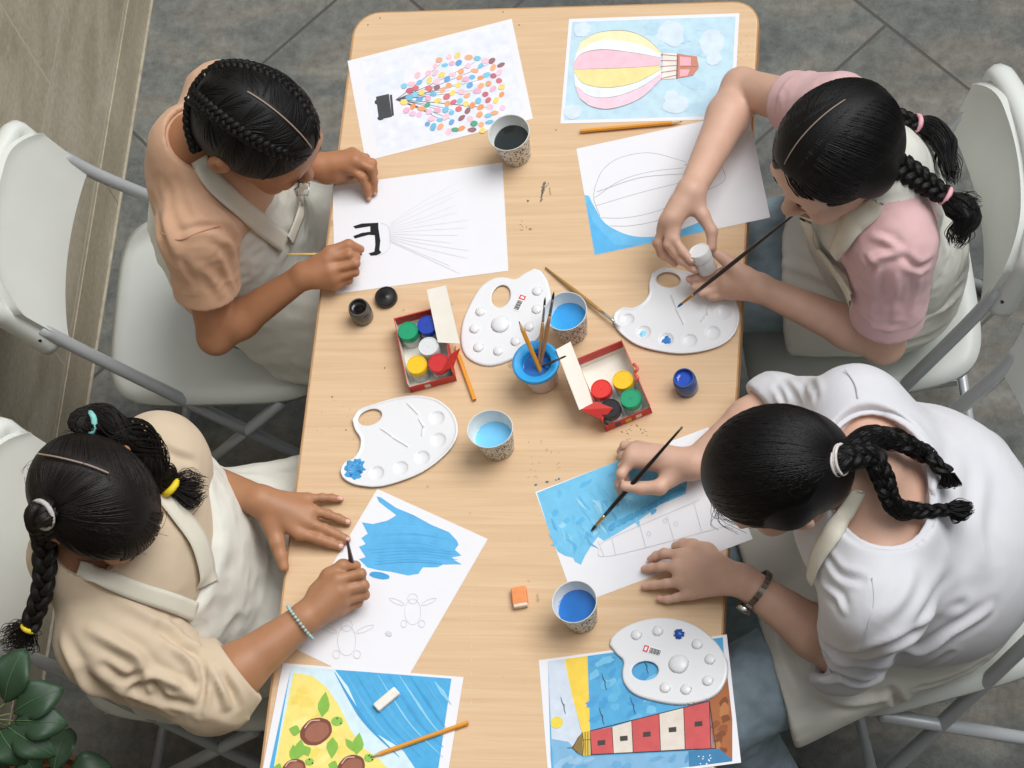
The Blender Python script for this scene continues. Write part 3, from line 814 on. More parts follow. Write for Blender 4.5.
for k in range(11):
    t = k / 10; sx = 350 + 400 * t
    col = rnd.choice(['62b4e0', '479fd2', '8ccbea', '459bd0', '5aaedd'])
    pts = Z7((sx, 415 + 25 * t), (sx + 60, 520), (sx + 130, 620), (sx + 240, 730))
    pts = [p for p in smooth_path([(p[0], p[1], 0) for p in pts], 6)[:, :2] if abs(p[0]) < .138 and abs(p[1]) < .099]
    if len(pts) > 4: a.stroke([tuple(p) for p in pts[::2]], [.001, rnd.uniform(.002, .009), .001], col, 4)
for px, py, sc_ in ((282, 635, 1.0), (412, 765, .85), (200, 775, .75)):
    def TT(dx, dy): return S7(px + dx * sc_, py + dy * sc_)
    def leafy(x0, y0, x1, y1, w_):
        A, B = np.array(TT(x0, y0)), np.array(TT(x1, y1)); m_ = (A + B) / 2; d = B - A; n_ = np.array([-d[1], d[0]]) / np.linalg.norm(d) * w_ * .27
        a.fan(Q(tuple(A), tuple(A * .7 + B * .3 + n_ * .9), tuple(m_ + n_), tuple(A * .25 + B * .75 + n_ * .6), tuple(B), tuple(A * .25 + B * .75 - n_ * .6), tuple(m_ - n_), tuple(A * .7 + B * .3 - n_ * .9)), '86b84e')
    leafy(22, -52, 36, -148, 22); leafy(-58, 2, -100, -10, 20); leafy(62, 20, 58, 100, 22); leafy(-42, 52, -28, 92, 18); leafy(-84, 48, -78, 124, 18); leafy(108, 26, 150, 78, 13)
    c_ = q(*TT(78, -38)); a.ell(c_[0], c_[1], .0095 * sc_, .0078 * sc_, '8fbf55'); 
    for ex, ey in ((78, -48), (92, -30)): c_ = q(*TT(ex, ey)); a.ell(c_[0], c_[1], .0014, .0014, '20241c', n=8)
    c_ = q(*TT(0, 0)); a.ell(c_[0], c_[1], .0262 * sc_, .0222 * sc_, '7a4a3c', math.radians(28), 24, .02); c_ = q(*TT(4, 2)); a.ell(c_[0], c_[1], .020 * sc_, .016 * sc_, '9c6653', math.radians(28), 24, .03)
    a.stroke(Q(TT(-42, -12), TT(-20, -38), TT(15, -42)), .0018, 'd8b3a4')
sheet('picture_print', a, x, y, r, 'printed picture of brown turtles on yellow sand beside blue sea', GR1, lift=LIFT7)
# 8 lighthouse print (bottom right)
x, y, r = fit_sheet((538.8, 660.3), (727.5, 634.4)); q = L_of(x, y, r); a = Art(*A4)
def S8(x_, y_): return (500 + x_ * .2734, 560 + y_ * .2734)
def Z8(*pp): return [q(*S8(*p)) for p in pp]
def clip8(pts): return clip_poly(pts, .1485 - .006, .105 - .004)
a.poly(clip8(Z8((175, 362), (815, 275), (850, 900), (190, 900))), '57a9d8')
a.poly(clip8(Z8((175, 362), (235, 357), (260, 480), (300, 640), (260, 690), (190, 680))), 'cdd8e6')
a.poly(clip8(Z8((235, 357), (320, 350), (330, 630), (302, 640), (262, 490))), 'efcf52')
a.poly(clip8(Z8((190, 655), (250, 665), (300, 720), (480, 712), (690, 700), (850, 740), (850, 900), (200, 900))), '7fb2d6')
for k in range(30):
    px, py = rnd.uniform(335, 560), rnd.uniform(360, 590); c_ = q(*S8(px, py)); a.ell(c_[0], c_[1], rnd.uniform(.006, .014), rnd.uniform(.004, .008), rnd.choice(['4b9ed2', '65b4de', '549fd4', '79bfe3']), rnd.random(), 16, .25, k)
for k in range(12):
    px, py = rnd.uniform(210, 700), rnd.uniform(715, 765); c_ = q(*S8(px, py)); a.ell(c_[0], c_[1], rnd.uniform(.006, .014), rnd.uniform(.003, .006), rnd.choice(['5f9cc8', '93bfdc', '6aa6cf']), rnd.random(), 16, .25, k)
a.ell(*q(*S8(208, 595)), .0098, .0098, 'e8d052')
a.poly(clip8(Z8((765, 515), (822, 430), (850, 420), (850, 900), (780, 690))), 'a5663f')
for k in range(10): c_ = Z8((790 + rnd.uniform(0, 50), 520 + k * 20))[0]; a.ell(min(c_[0], .132), c_[1], .008, .006, rnd.choice(['8f5434', 'b67a4c', '7e4a2e']), rnd.random(), 12, .3, k)
a.poly(clip8(Z8((690, 700), (800, 690), (850, 730), (850, 900), (700, 900))), '3f80ad')
segs = [(330, 626, 713), (410, 612, 711), (482, 590, 706), (582, 563, 698), (672, 541, 692), (766, 517, 690)]
for i, ((xa, ta, ba), (xb, tb, bb_)) in enumerate(zip(segs, segs[1:])):
    a.poly(Z8((xa, ta), (xb, tb), (xb + 10, bb_), (xa + 4, ba)), ('c9595a', 'dcd3c8')[i % 2])
for xa, ta, ba in segs: a.stroke(Z8((xa, ta), (xa + 6, ba)), .0011, '43302e')
a.stroke(Z8((330, 626), (766, 517)), .0014, '43302e'); a.stroke(Z8((330, 713), (790, 690)), .0014, '43302e'); a.stroke(Z8((766, 517), (790, 690)), .0013, '43302e')
for px, py in ((370, 668), (452, 652), (536, 637), (630, 620), (725, 599)): a.poly(Z8((px - 13, py - 6), (px + 15, py - 9), (px + 16, py + 9), (px - 12, py + 12)), '43403f')
a.poly(Z8((303, 630), (330, 628), (332, 716), (303, 718)), 'd8b84a'); a.poly(Z8((262, 688), (302, 630), (304, 716)), '8a7440')
for px in (312, 322): a.stroke(Z8((px, 629), (px, 716)), .001, '433c2c')
a.stroke(Z8((302, 660), (331, 658)), .001, '433c2c'); a.stroke(Z8((246, 688), (270, 688)), .001, '433c2c'); a.stroke(Z8((266, 688), (302, 632), (303, 717), (266, 688)), .001, '433c2c', 2)
for px, py in ((383, 445), (233, 532), (488, 533), (374, 572), (536, 388)):
    a.stroke(Z8((px - 10, py - 30), (px - 4, py - 8), (px + 2, py), (px + 2, py + 14), (px + 8, py + 32)), [.0006, .0016, .0006], '3c4c5c', 3)
for k in range(10): c_ = Z8((715 + rnd.uniform(0, 70), 715 + rnd.uniform(0, 40)))[0]; a.ell(c_[0], c_[1], .0012, .001, 'e6eef4', n=8)
sheet('picture_print', a, x, y, r, 'printed picture of a red and white striped lighthouse under a palette', GR1)

# ------------------------------------------------------------------ plastic palettes
PAL_W = mat('white_palette_plastic', 'e3e5e8', 0.32, 0.5, coat=0.15)
def seg2(p, a, b):
    a = np.asarray(a, float); b = np.asarray(b, float); ba = b - a; t = np.clip((p - a) @ ba / (ba @ ba), 0, 1)
    return np.linalg.norm(p - a - t[:, None] * ba, axis=1)
def poly_sd(p, poly):
    d = np.full(len(p), 9.0); ins = np.zeros(len(p), bool)
    for i in range(len(poly)):
        a, b = poly[i - 1], poly[i]
        d = np.minimum(d, seg2(p, a, b))
        c = (a[1] > p[:, 1]) != (b[1] > p[:, 1])
        with np.errstate(divide='ignore', invalid='ignore'):
            xi = (b[0] - a[0]) * (p[:, 1] - a[1]) / (b[1] - a[1]) + a[0]
        ins ^= c & (p[:, 0] < xi)
    return np.where(ins, -d, d)
_pz = [S2(*p) for p in ((350, 140), (375, 105), (430, 85), (500, 65), (570, 57), (640, 70), (690, 110), (712, 160), (706, 210), (670, 260), (600, 315), (520, 350), (440, 370), (370, 365), (325, 345), (310, 315), (325, 285), (355, 270), (375, 240), (378, 205), (360, 175))]
_hole = U(*S2(412, 132))[:2]; _lobe = U(*S2(365, 310))[:2]
def pal_local(p):
    d = unit(_lobe - _hole); n_ = np.array([-d[1], d[0]]); e_ = np.asarray(p)[:2] - _hole; return np.array([e_ @ d, e_ @ n_])
PAL_POLY = [tuple(v[:2]) for v in smooth_path([tuple(pal_local(U(*p))) + (0,) for p in _pz + _pz[:1]], 4)][:-1]
def PLc(x_, y_): return pal_local(U(*S2(x_, y_)))
PAL_WELLS = [(PLc(640, 135), .0122), (PLc(645, 210), .0125), (PLc(590, 270), .0122), (PLc(517, 305), .0118), (PLc(435, 322), .0118), (PLc(362, 312), .0105)]
PAL_RIDGE = [((450, 172), (488, 198)), ((492, 203), (542, 233)), ((540, 86), (576, 122)), ((580, 140), (594, 165)), ((594, 165), (590, 195))]
_o8 = lambda x_, y_: U(500 + x_ * .2734, 560 + y_ * .2734)
_h8 = _o8(533, 410)[:2]; _l8 = _o8(500, 280)[:2]
def loc8(x_, y_):
    d = unit(_l8 - _h8); n_ = np.array([-d[1], d[0]]); e_ = _o8(x_, y_)[:2] - _h8; return np.array([e_ @ d, e_ @ n_])
_oz = [tuple(loc8(*p)) + (0,) for p in ((398, 315), (425, 350), (450, 375), (446, 415), (452, 452), (485, 492), (545, 516), (650, 533), (740, 521), (800, 490), (830, 440), (835, 380), (800, 310), (740, 255), (680, 225), (600, 212), (520, 222), (450, 250), (408, 285))]
POLY_B = [tuple(v[:2]) for v in smooth_path(_oz + _oz[:1], 4)][:-1]
WELLS_B = [(loc8(*p), .0086) for p in ((500, 280), (578, 265), (655, 275), (722, 312), (770, 367), (762, 445), (683, 478), (607, 472))] + [(loc8(655, 385), .0155)]
def palette(hole, lobe, flip, label, blobs=(), lift=0.0, sticker=None):
    H = U(*hole, TZ)[:2]; Lb = U(*lobe, TZ)[:2]; d = unit(Lb - H); n_ = np.array([-d[1], d[0]])
    def W(lx, ly): return H + d * lx + n_ * ly
    # heightfield on a fine grid trimmed to the outline
    POLY = POLY_B if flip else PAL_POLY; WELLS = WELLS_B if flip else PAL_WELLS
    P = np.array(POLY); lo = P.min(0) - .003; hi = P.max(0) + .003; h = .00115; th = .0022
    hdir = unit(loc8(585, 408)) if flip else unit(pal_local(U(*S2(440, 122))))
    hd2 = np.array([-hdir[1], hdir[0]])
    def height(p, sd_=None):
        z = np.zeros(len(p)); sd_ = poly_sd(p, POLY) if sd_ is None else sd_
        for c_, r_ in WELLS:
            q_ = np.linalg.norm(p - c_, axis=1) / r_
            b = np.where(q_ < 1, np.sqrt(np.maximum(0, 1 - q_ ** 2)), 0) * (.0042 if r_ < .014 else .0065)
            z = z + (b if flip else -b * .8)
        if not flip:
            for a_, b_ in PAL_RIDGE: z = z + .0022 * np.exp(-(seg2(p, PLc(*a_), PLc(*b_)) / .0011) ** 2)
            z = z + .0016 * np.exp(-((sd_ + .0025) / .0016) ** 2)
        else: z = z - .004 * np.clip((sd_ + .004) / .004, 0, 1) ** 2
        return z
    base = .0065 if not flip else .0045
    gs = .0006; gx = np.arange(lo[0] - .03, hi[0] + .03, gs); gy = np.arange(lo[1] - .03, hi[1] + .03, gs)
    G = np.stack(np.meshgrid(gx, gy, indexing='ij'), -1).reshape(-1, 2)
    SD = poly_sd(G, POLY); HT = height(G, SD).reshape(len(gx), len(gy)); SD = SD.reshape(len(gx), len(gy))
    hr = (.0205, .0155) if flip else (.0200, .0138)
    def f3(p):
        q_ = p[:, :2]; a_ = np.clip((q_[:, 0] - gx[0]) / gs, 0, len(gx) - 1.01); b_ = np.clip((q_[:, 1] - gy[0]) / gs, 0, len(gy) - 1.01)
        i_ = a_.astype(int); j_ = b_.astype(int); u_ = a_ - i_; v_ = b_ - j_
        bl_ = lambda A_: (A_[i_, j_] * (1 - u_) + A_[i_ + 1, j_] * u_) * (1 - v_) + (A_[i_, j_ + 1] * (1 - u_) + A_[i_ + 1, j_ + 1] * u_) * v_
        sd_ = bl_(SD)
        e_ = np.stack([(q_ @ hdir) / hr[0], (q_ @ hd2) / hr[1]], 1); k0 = np.linalg.norm(e_, axis=1); hs = -(k0 - 1) * .016
        zt = bl_(HT) + base
        slab_ = np.abs(p[:, 2] - zt + th / 2) - th / 2
        return smax(smax(slab_ * .8, sd_, .0012), hs, .0012)
    F = Field().add(f3, 0)
    v, f = F.mesh((lo[0], lo[1], -.001), (hi[0], hi[1], base + .010), h, 20)
    f = f if not flip or True else f[:, ::-1]
    v = relax(v, f, 1, .5)
    n_ = np.array([-d[1], d[0]])
    wv = np.stack([H[0] + d[0] * v[:, 0] + n_[0] * v[:, 1], H[1] + d[1] * v[:, 0] + n_[1] * v[:, 1], v[:, 2]], 1)
    zmin = wv[:, 2].min()
    wv[:, 2] += TZ + .0004 + lift - zmin
    o = link('palette', wv, f, PAL_W)
    tag(o, label, 'palette', 'white plastic paint palettes')
    for k, (lx, ly, ra, rb, col, nm) in enumerate(blobs):
        zz = height(np.array([[lx, ly]]))[0] + base
        rr_ = random.Random(k + 3); V = [];
        c2 = W(lx, ly)
        n1 = 26; jag = [1 + .25 * rr_.uniform(-1, 1) for _ in range(n1)]
        for ring, hz in ((1.0, .0), (.75, .0012), (.35, .0020), (0.0, .0022)):
            for i in range(n1):
                t = 2 * math.pi * i / n1; q2 = W(lx + ra * ring * jag[i] * math.cos(t), ly + rb * ring * jag[i] * math.sin(t))
                hz2 = height(np.array([[lx + ra * ring * jag[i] * math.cos(t), ly + rb * ring * jag[i] * math.sin(t)]]))[0] + base
                V.append((q2[0], q2[1], hz2 + hz * .5 + .0003 + TZ + .0004 + lift - zmin))
        FF = [(a_ * n1 + i, a_ * n1 + (i + 1) % n1, (a_ + 1) * n1 + (i + 1) % n1, (a_ + 1) * n1 + i) for a_ in range(3) for i in range(n1)]
        tag(link('paint_blob', V, FF, mat('wet_paint_' + nm, col, 0.25, 0.5, noise=0.25, nscale=160), o), nm.replace('_', ' ') + ' wet paint')
    if sticker:
        sx_, sy_ = U(*sticker[0], TZ)[:2], U(*sticker[1], TZ)[:2]; dd = unit(sy_ - sx_); nn_ = np.array([-dd[1], dd[0]]); mid = (sx_ + sy_) / 2
        zt = wv[:, 2].max() * 0 + TZ + .0004 + lift - zmin + base + .0006
        mb = MB()
        def R(u0, u1, v0, v1, mi, dz):
            u0, u1, v0, v1 = [1.5 * q_ for q_ in (u0, u1, v0, v1)]
            c4 = [mid + dd * a_ + nn_ * b_ for a_, b_ in ((u0, v0), (u1, v0), (u1, v1), (u0, v1))]
            mb.add([(c_[0], c_[1], zt + dz) for c_ in c4], [(0, 1, 2, 3)], mi)
        R(-.010, .010, -.004, .004, 0, 0); R(-.0098, -.0045, -.0036, .0036, 1, .00012); R(-.0085, -.006, -.002, .002, 0, .0002)
        for k in range(11): R(-.003 + k * .0011, -.0024 + k * .0011 + (k % 3) * .00015, -.0034, .0026, 2, .00012)
        mb.build('price_sticker', None, o, smooth=False, mats=[mat('sticker_white', 'f0f0f0', .5), mat('sticker_red', 'd8404a', .5), mat('sticker_black', '2a2a2a', .5)])
    return o
# which lobes carry paint
lb = PLc(362, 312)
palette((501.5, 297.5), (538.5, 292.5), True, 'white palette upside down with a barcode sticker, brushes standing beside it', sticker=((523.5, 298), (517, 311)))
palette((668.8, 281.3), (627.5, 322.5), False, 'white palette right way up under the hands holding a paint jar',
        blobs=[(PLc(435, 322)[0] + .002, PLc(435, 322)[1], .0062, .0050, '86cdf0', 'pale_blue'), (PLc(517, 305)[0], PLc(517, 305)[1] + .001, .0078, .0068, '2b7fd0', 'bright_blue')])
palette((370.7, 418.7), (357, 470.8), False, 'white palette right way up with a big smear of blue in one well', blobs=[(lb[0] - .0005, lb[1] - .001, .0185, .0165, '3f97d2', 'blue'), (lb[0] + .002, lb[1] + .001, .0115, .0105, '2a6fae', 'deep_blue')])
bl = loc8(655, 275)
palette((645.7, 672), (636.7, 635), True, 'white palette upside down lying across the lighthouse print', lift=.0012, sticker=((646, 650), (660, 654)),
        blobs=[(bl[0], bl[1], .0085, .0080, '2350a8', 'dark_blue')])

# ------------------------------------------------------------------ paper cups with paint water
def cup_mat():
    m, n, l, p = node_mat('newsprint_cup')
    t = n.new('ShaderNodeTexCoord')
    sx = n.new('ShaderNodeSeparateXYZ'); l.new(t.outputs['Object'], sx.inputs[0])
    at = n.new('ShaderNodeMath'); at.operation = 'ARCTAN2'; l.new(sx.outputs['Y'], at.inputs[0]); l.new(sx.outputs['X'], at.inputs[1])
    cb = n.new('ShaderNodeCombineXYZ'); l.new(at.outputs[0], cb.inputs['X']); l.new(sx.outputs['Z'], cb.inputs['Y'])
    mp = n.new('ShaderNodeMapping'); mp.inputs['Scale'].default_value = (1.0, 28.0, 1); l.new(cb.outputs[0], mp.inputs[0])
    v = n.new('ShaderNodeTexVoronoi'); v.distance = 'CHEBYCHEV'; v.inputs['Scale'].default_value = 7.5; l.new(mp.outputs[0], v.inputs['Vector'])
    ns = n.new('ShaderNodeTexNoise'); ns.inputs['Scale'].default_value = 26; ns.inputs['Detail'].default_value = 2; l.new(mp.outputs[0], ns.inputs['Vector'])
    sc = n.new('ShaderNodeSeparateColor'); l.new(v.outputs['Color'], sc.inputs[0])
    th = n.new('ShaderNodeMapRange'); th.inputs[3].default_value = 0.62; th.inputs[4].default_value = 0.36; l.new(sc.outputs[0], th.inputs[0])
    gt = n.new('ShaderNodeMath'); gt.operation = 'GREATER_THAN'; l.new(ns.outputs[0], gt.inputs[0]); l.new(th.outputs[0], gt.inputs[1])
    lt = n.new('ShaderNodeMath'); lt.operation = 'LESS_THAN'; lt.inputs[1].default_value = 0.40; l.new(v.outputs['Distance'], lt.inputs[0])
    m1 = n.new('ShaderNodeMath'); m1.operation = 'MULTIPLY'; l.new(gt.outputs[0], m1.inputs[0]); l.new(lt.outputs[0], m1.inputs[1])
    mx = n.new('ShaderNodeMix'); mx.data_type = 'RGBA'; l.new(m1.outputs[0], mx.inputs['Factor']); mx.inputs['A'].default_value = lin('dcd5c8'); mx.inputs['B'].default_value = lin('2e2a28')
    l.new(mx.outputs['Result'], p.inputs['Base Color']); p.inputs['Roughness'].default_value = 0.6
    return m
CUPM = cup_mat(); CUP_IN = mat('cup_inside_white', 'dfe2e0', 0.5, 0.4)
def cup(base_px, rim_px, label, col, level, nm, squash=None):
    b = U(*base_px, TZ); h = .074
    c = tag(empty('paper_cup', (b[0], b[1], TZ + .0004)), label, 'cup', 'paper cups of paint water')
    o = MB().lathe((0, 0, 0), [(.024, 0), (.0245, .001), (.0248, .003), (.0345, h - .003), (.0345, h - .002)], 40, squash=squash).build('cup_wall', CUPM, c, local=True); sharp(o, 50)
    o = MB().lathe((0, 0, 0), [(.0344, h - .003), (.0352, h - .0022), (.0355, h - .0008), (.0350, h), (.0342, h - .0004), (.0338, h - .003), (.0243, .0045), (.0, .004)], 40, squash=squash).build('rolled_rim', CUP_IN, c, local=True)
    rr_ = .0243 + (.0338 - .0243) * (level - .0045) / (h - .0075)
    MB().lathe((0, 0, 0), [(.0, level), (rr_ * .6, level), (rr_ * .95, level + .0001), (rr_ + .0003, level + .0007)], 40, squash=squash).build('paint_water', mat('paint_water_' + nm, col, 0.08, 0.5, noise=0.10, nscale=30), c, local=True)
    return c
cup((516.8, 154.5), None, 'paper cup of near-black paint water on the corner of the dotted print', '18211f', .046, 'black')
cup((573, 331.5), None, 'paper cup of blue water behind the blue-lidded brush pot', '2f9be0', .044, 'blue')
cup((498.7, 447.9), None, 'slightly squashed paper cup of pale blue water between two palettes', '74c3f0', .040, 'pale', squash=(1.06, .95))
cup((582.2, 619), None, 'paper cup of strong deep blue water beside the orange eraser', '1668b8', .047, 'deep')

# ------------------------------------------------------------------ poster-paint jars, loose lid
def jar(pos, label, lidcol, nm, body='c8ccce', bodynm='clear', axis=None, open_=None, h=.043, r=.0172):
    """round paint jar: body and ribbed screw lid; open jars show the paint instead"""
    c = tag(empty('paint_jar', pos), label, 'jar', 'poster paint jars')
    if axis is not None: c.rotation_euler = Vector(axis).to_track_quat('Z', 'Y').to_euler()
    bm_ = mat('jar_body_' + bodynm, body, 0.25, 0.5, coat=0.3)
    if open_ is None:
        MB().lathe((0, 0, 0), [(.0, 0), (r * .9, 0), (r * .97, .002), (r * .97, h * .6), (r * .9, h * .66)], 32).build('jar_body', bm_, c, local=True)
        n = 48; prof = [(r * 1.0, h * .62), (r * 1.03, h * .65), (r * 1.03, h * .96), (r * .98, h), (r * .90, h), (r * .86, h - .0008), (r * .1, h - .0008), (r * .06, h - .0002), (.0, h - .0002)]
        v, f = lathe_mesh(prof, n); 
        for k in (1, 2): v[k * n:(k + 1) * n:2, :2] *= .975
        o = link('screw_lid', v, f, mat('jar_lid_' + nm, lidcol, 0.35, 0.5), c, local=True); sharp(o, 40)
    else:
        o = MB().lathe((0, 0, 0), [(.0, 0), (r * .9, 0), (r * .97, .002), (r * .97, h * .62), (r * .86, h * .68), (r * .86, h * .74), (r * .93, h * .76), (r * .93, h * .79), (r * .86, h * .82), (r * .86, h * .92), (r * .76, h * .92), (r * .76, h * .6), (r * .74, h * .6)], 40).build('jar_body', bm_, c, local=True); sharp(o, 45)
        MB().lathe((0, 0, 0), [(.0, h * .74), (r * .3, h * .75), (r * .6, h * .72), (r * .755, h * .8)], 32).build('paint', mat('jar_paint_' + nm, open_, 0.12, 0.5), c, local=True)
    return c
q_ = U(363.2, 317, TZ); jar((q_[0], q_[1], TZ + .0004), 'open jar of black paint beside its loose black lid', None, 'black', body='55544f', bodynm='smoky', open_='101012', h=.040, r=.0190)
q_ = U(687, 388, TZ); jar((q_[0], q_[1], TZ + .0004), 'small jar of dark blue paint standing alone by the right table edge', None, 'navy', body='2c4f8e', bodynm='navy', open_='1a4dbb', h=.042, r=.0195)
q_ = U(387, 299, TZ)
lid = MB().lathe((q_[0], q_[1], TZ + .0004), [(.0, 0), (.0185, 0), (.0188, .001), (.0188, .0095), (.0178, .0112), (.0160, .0112), (.0152, .0104), (.003, .0104), (.002, .0112), (.0, .0112)], 40).build('jar_lid', mat('jar_lid_black', '17171a', 0.35, 0.5)); sharp(lid, 40)
tag(lid, 'loose black screw lid beside the open black jar', 'lid')

# ------------------------------------------------------------------ cardboard paint boxes with raised flaps
CARD_R = mat('red_card', 'c8352f', 0.5, 0.4, noise=0.05, nscale=30); CARD_W = mat('white_card_lining', 'e9e5da', 0.6, 0.3, noise=0.03, nscale=30)
CARD_C = mat('clear_red_film', 'd86a58', 0.3, 0.5)
def slab(pts, th, two):
    """thin card through 3D corner points, one face per side (outer red, inner white)"""
    P = np.array(pts, float); n_ = unit(np.cross(P[1] - P[0], P[2] - P[0])) * th; k = len(P)
    v = np.vstack([P, P + n_]); f = [tuple(range(k - 1, -1, -1)), tuple(range(k, 2 * k))] + [(i, (i + 1) % k, k + (i + 1) % k, k + i) for i in range(k)]
    return v, f
def paint_box(FL, FR, BR, hh, label, jars, flap, redflap, marks):
    """FL,FR,BR: photo pixels of three bottom corners (front left, front right, back right)"""
    A, B, C_ = U(*FL, TZ), U(*FR, TZ), U(*BR, TZ)
    ex = unit(B - A); wd = np.linalg.norm(B - A); ey = np.array([-ex[1], ex[0], 0]); dp = (C_ - B) @ ey
    root = tag(empty('paint_box', (A + ex * wd / 2 + ey * dp / 2) * [1, 1, 0] + [0, 0, TZ + .0004]), label, 'box', 'opened red paint boxes')
    A = A * [1, 1, 0] + [0, 0, TZ + .0004]; z = np.array([0, 0, 1.0]); t = .0012
    def PT(u, v_, w_): return A + ex * u + ey * v_ + z * w_
    two = [CARD_R, CARD_W]
    mb = MB(); 
    v, f = slab([PT(0, 0, 0), PT(wd, 0, 0), PT(wd, dp, 0), PT(0, dp, 0)], t, 1); mb.add(v, f[:1], 0); mb.add(v, f[1:], 1)
    for a_, b_ in (((0, 0), (wd, 0)), ((wd, 0), (wd, dp)), ((wd, dp), (0, dp)), ((0, dp), (0, 0))):
        lo_ = .55 if a_ == (0, 0) else 1.0
        v, f = slab([PT(*a_, 0), PT(*a_, hh * lo_), PT(*b_, hh * lo_), PT(*b_, 0)], t, 1)   # normal points inward
        mb.add(v, f[:1], 0); mb.add(v, f[1:2], 1); mb.add(v, f[2:], 0)
    v, f = slab([PT(.0015, dp - .0016, hh * .42), PT(.0015, dp - .0016, hh), PT(wd - .0015, dp - .0016, hh), PT(wd - .0015, dp - .0016, hh * .42)], -.0006, 1); mb.add(v, f, 0)
    mb.build('carton', None, root, smooth=False, mats=two)
    for k, (pts, mi, nm) in enumerate(((flap, 1, 'lid_flap'), (redflap, 0, 'side_flap'))):
        v, f = slab([np.asarray(p) for p in pts], t, 1)
        m2 = MB(); m2.add(v, f, mi); o = m2.build(nm, None, root, smooth=False, mats=two)
        tag(o, 'raised white flap' if mi else 'folded red flap')
    m3 = MB()
    for u, c_ in marks:
        m3.add([PT(u - .005, -.0003, hh * .12), PT(u + .005, -.0003, hh * .12), PT(u + .005, -.0003, hh * .42), PT(u - .005, -.0003, hh * .42)], [(0, 1, 2, 3)], c_)
    m3.build('printed_swatches', None, root, smooth=False, mats=[mat('swatch_navy', '39406a', .5), mat('swatch_yellow', 'd9b23c', .5), mat('swatch_cream', 'ddd2c4', .5)])
    return PT, wd, dp
# box by the blue-lidded pot
FL, FR, BR = (606.5, 432), (652.5, 413), (625, 350)
hh = .036
PT, wd, dp = paint_box(FL, FR, BR, hh, 'opened red paint box with white flap leaning towards the brush pot', None,
    [U(594, 403, TZ + .03), U(579.5, 410, TZ + .052), U(556, 349.5, TZ + .075), U(570.5, 341.5, TZ + .055)][::1],
    [U(580, 409.5, TZ + .045), U(602.5, 420, TZ + .032), U(613, 408, TZ + .040), U(596, 401.5, TZ + .042)],
    ((wd_, c_) for wd_, c_ in ((.022, 0), (.040, 1), (.058, 2))))
JH = .036
for px, py, nm, col, lb_ in ((601, 388.5, 'scarlet', 'e0342c', 'paint jar with scarlet lid in the box whose flap leans towards the brush pot'), (622.5, 379.5, 'yellow', 'efc21d', 'paint jar with yellow lid in the box whose flap leans towards the brush pot'),
                         (630.5, 398, 'green', '159a6b', 'paint jar with green lid in the box whose flap leans towards the brush pot'), (610, 408, 'jet', '1b1b1e', 'paint jar with black lid in the front corner of a red box')):
    q_ = U(px, py, TZ + .0018 + JH); jar((q_[0], q_[1], TZ + .0018), lb_, col, nm, h=JH, r=.0168)
tabm = MB()
tb = U(635, 372, TZ + .02)
tabm.tube(smooth_path([U(634, 364, TZ + .035), U(637.5, 369, TZ + .040), U(634.5, 373, TZ + .034), U(638, 378, TZ + .034), U(635, 381, TZ + .03)], 4), .0028, 8)
tag(tabm.build('crumpled_film_tab', CARD_C, bpy.data.objects['paint_box'], loc=None), 'crumpled clear red film')
FL, FR, BR = (411.5, 393), (457, 381), (442.5, 316.5)
paint_box(FL, FR, BR, hh, 'opened red paint box with white flap raised beside the barcoded palette', None,
    [U(438, 342.5, TZ + .040), U(460, 344, TZ + .042), U(446, 285.5, TZ + .050), U(427, 290, TZ + .048)],
    [U(441.5, 371, TZ + .038), U(453, 367.5, TZ + .030), U(460, 348, TZ + .048), U(451, 354, TZ + .050)],
    ((.030, 2),))
for px, py, nm, col, lb_ in ((407.8, 330.5, 'green', '159a6b', 'paint jar with green lid in the red box nearest the open black jar'), (427, 324.5, 'cobalt', '1c3fa8', 'paint jar with blue lid in a red box, partly under its white flap'),
                         (428.3, 346, 'frosted', 'd6dadc', 'paint jar with white lid in a red box'), (416.5, 364.5, 'yellow', 'efc21d', 'paint jar with yellow lid in the red box nearest the open black jar'),
                         (438.3, 362.5, 'crimson', 'c92a2c', 'paint jar with deep red lid beside the folded red flap')):
    q_ = U(px, py, TZ + .0018 + JH); jar((q_[0], q_[1], TZ + .0018), lb_, col, nm, h=JH, r=.0168)

# ------------------------------------------------------------------ brush pot with blue lid
b = U(543, 380, TZ); pot = tag(empty('brush_pot', (b[0], b[1], TZ + .0004)), 'blue-lidded translucent brush pot with pencil and brushes standing in it', 'pot')
o = MB().lathe((0, 0, 0), [(.0, 0), (.0245, 0), (.0258, .002), (.0315, .062), (.0325, .066), (.0305, .066), (.0298, .062), (.0240, .004), (.0, .0035)], 40).build('pot_body', mat('translucent_pot', 'd9cfd0', 0.35, 0.5, sss=0.2), pot, local=True); sharp(o, 50)
o = MB().lathe((0, 0, 0), [(.0330, .057), (.0376, .0595), (.0388, .0645), (.0384, .0680), (.0368, .0692), (.0335, .0685), (.0268, .0652), (.0245, .0635), (.0236, .0600), (.0232, .045), (.0226, .045)], 56).build('funnel_lid', mat('pot_lid_blue', '2f9fe0', 0.4, 0.45), pot, local=True)
MB().lathe((0, 0, 0), [(.0, .050), (.0220, .050), (.0236, .0506)], 32).build('paint_water', mat('paint_water_pot', '1b62a8', 0.1, 0.5), pot, local=True)
potc = np.array([b[0], b[1], TZ])

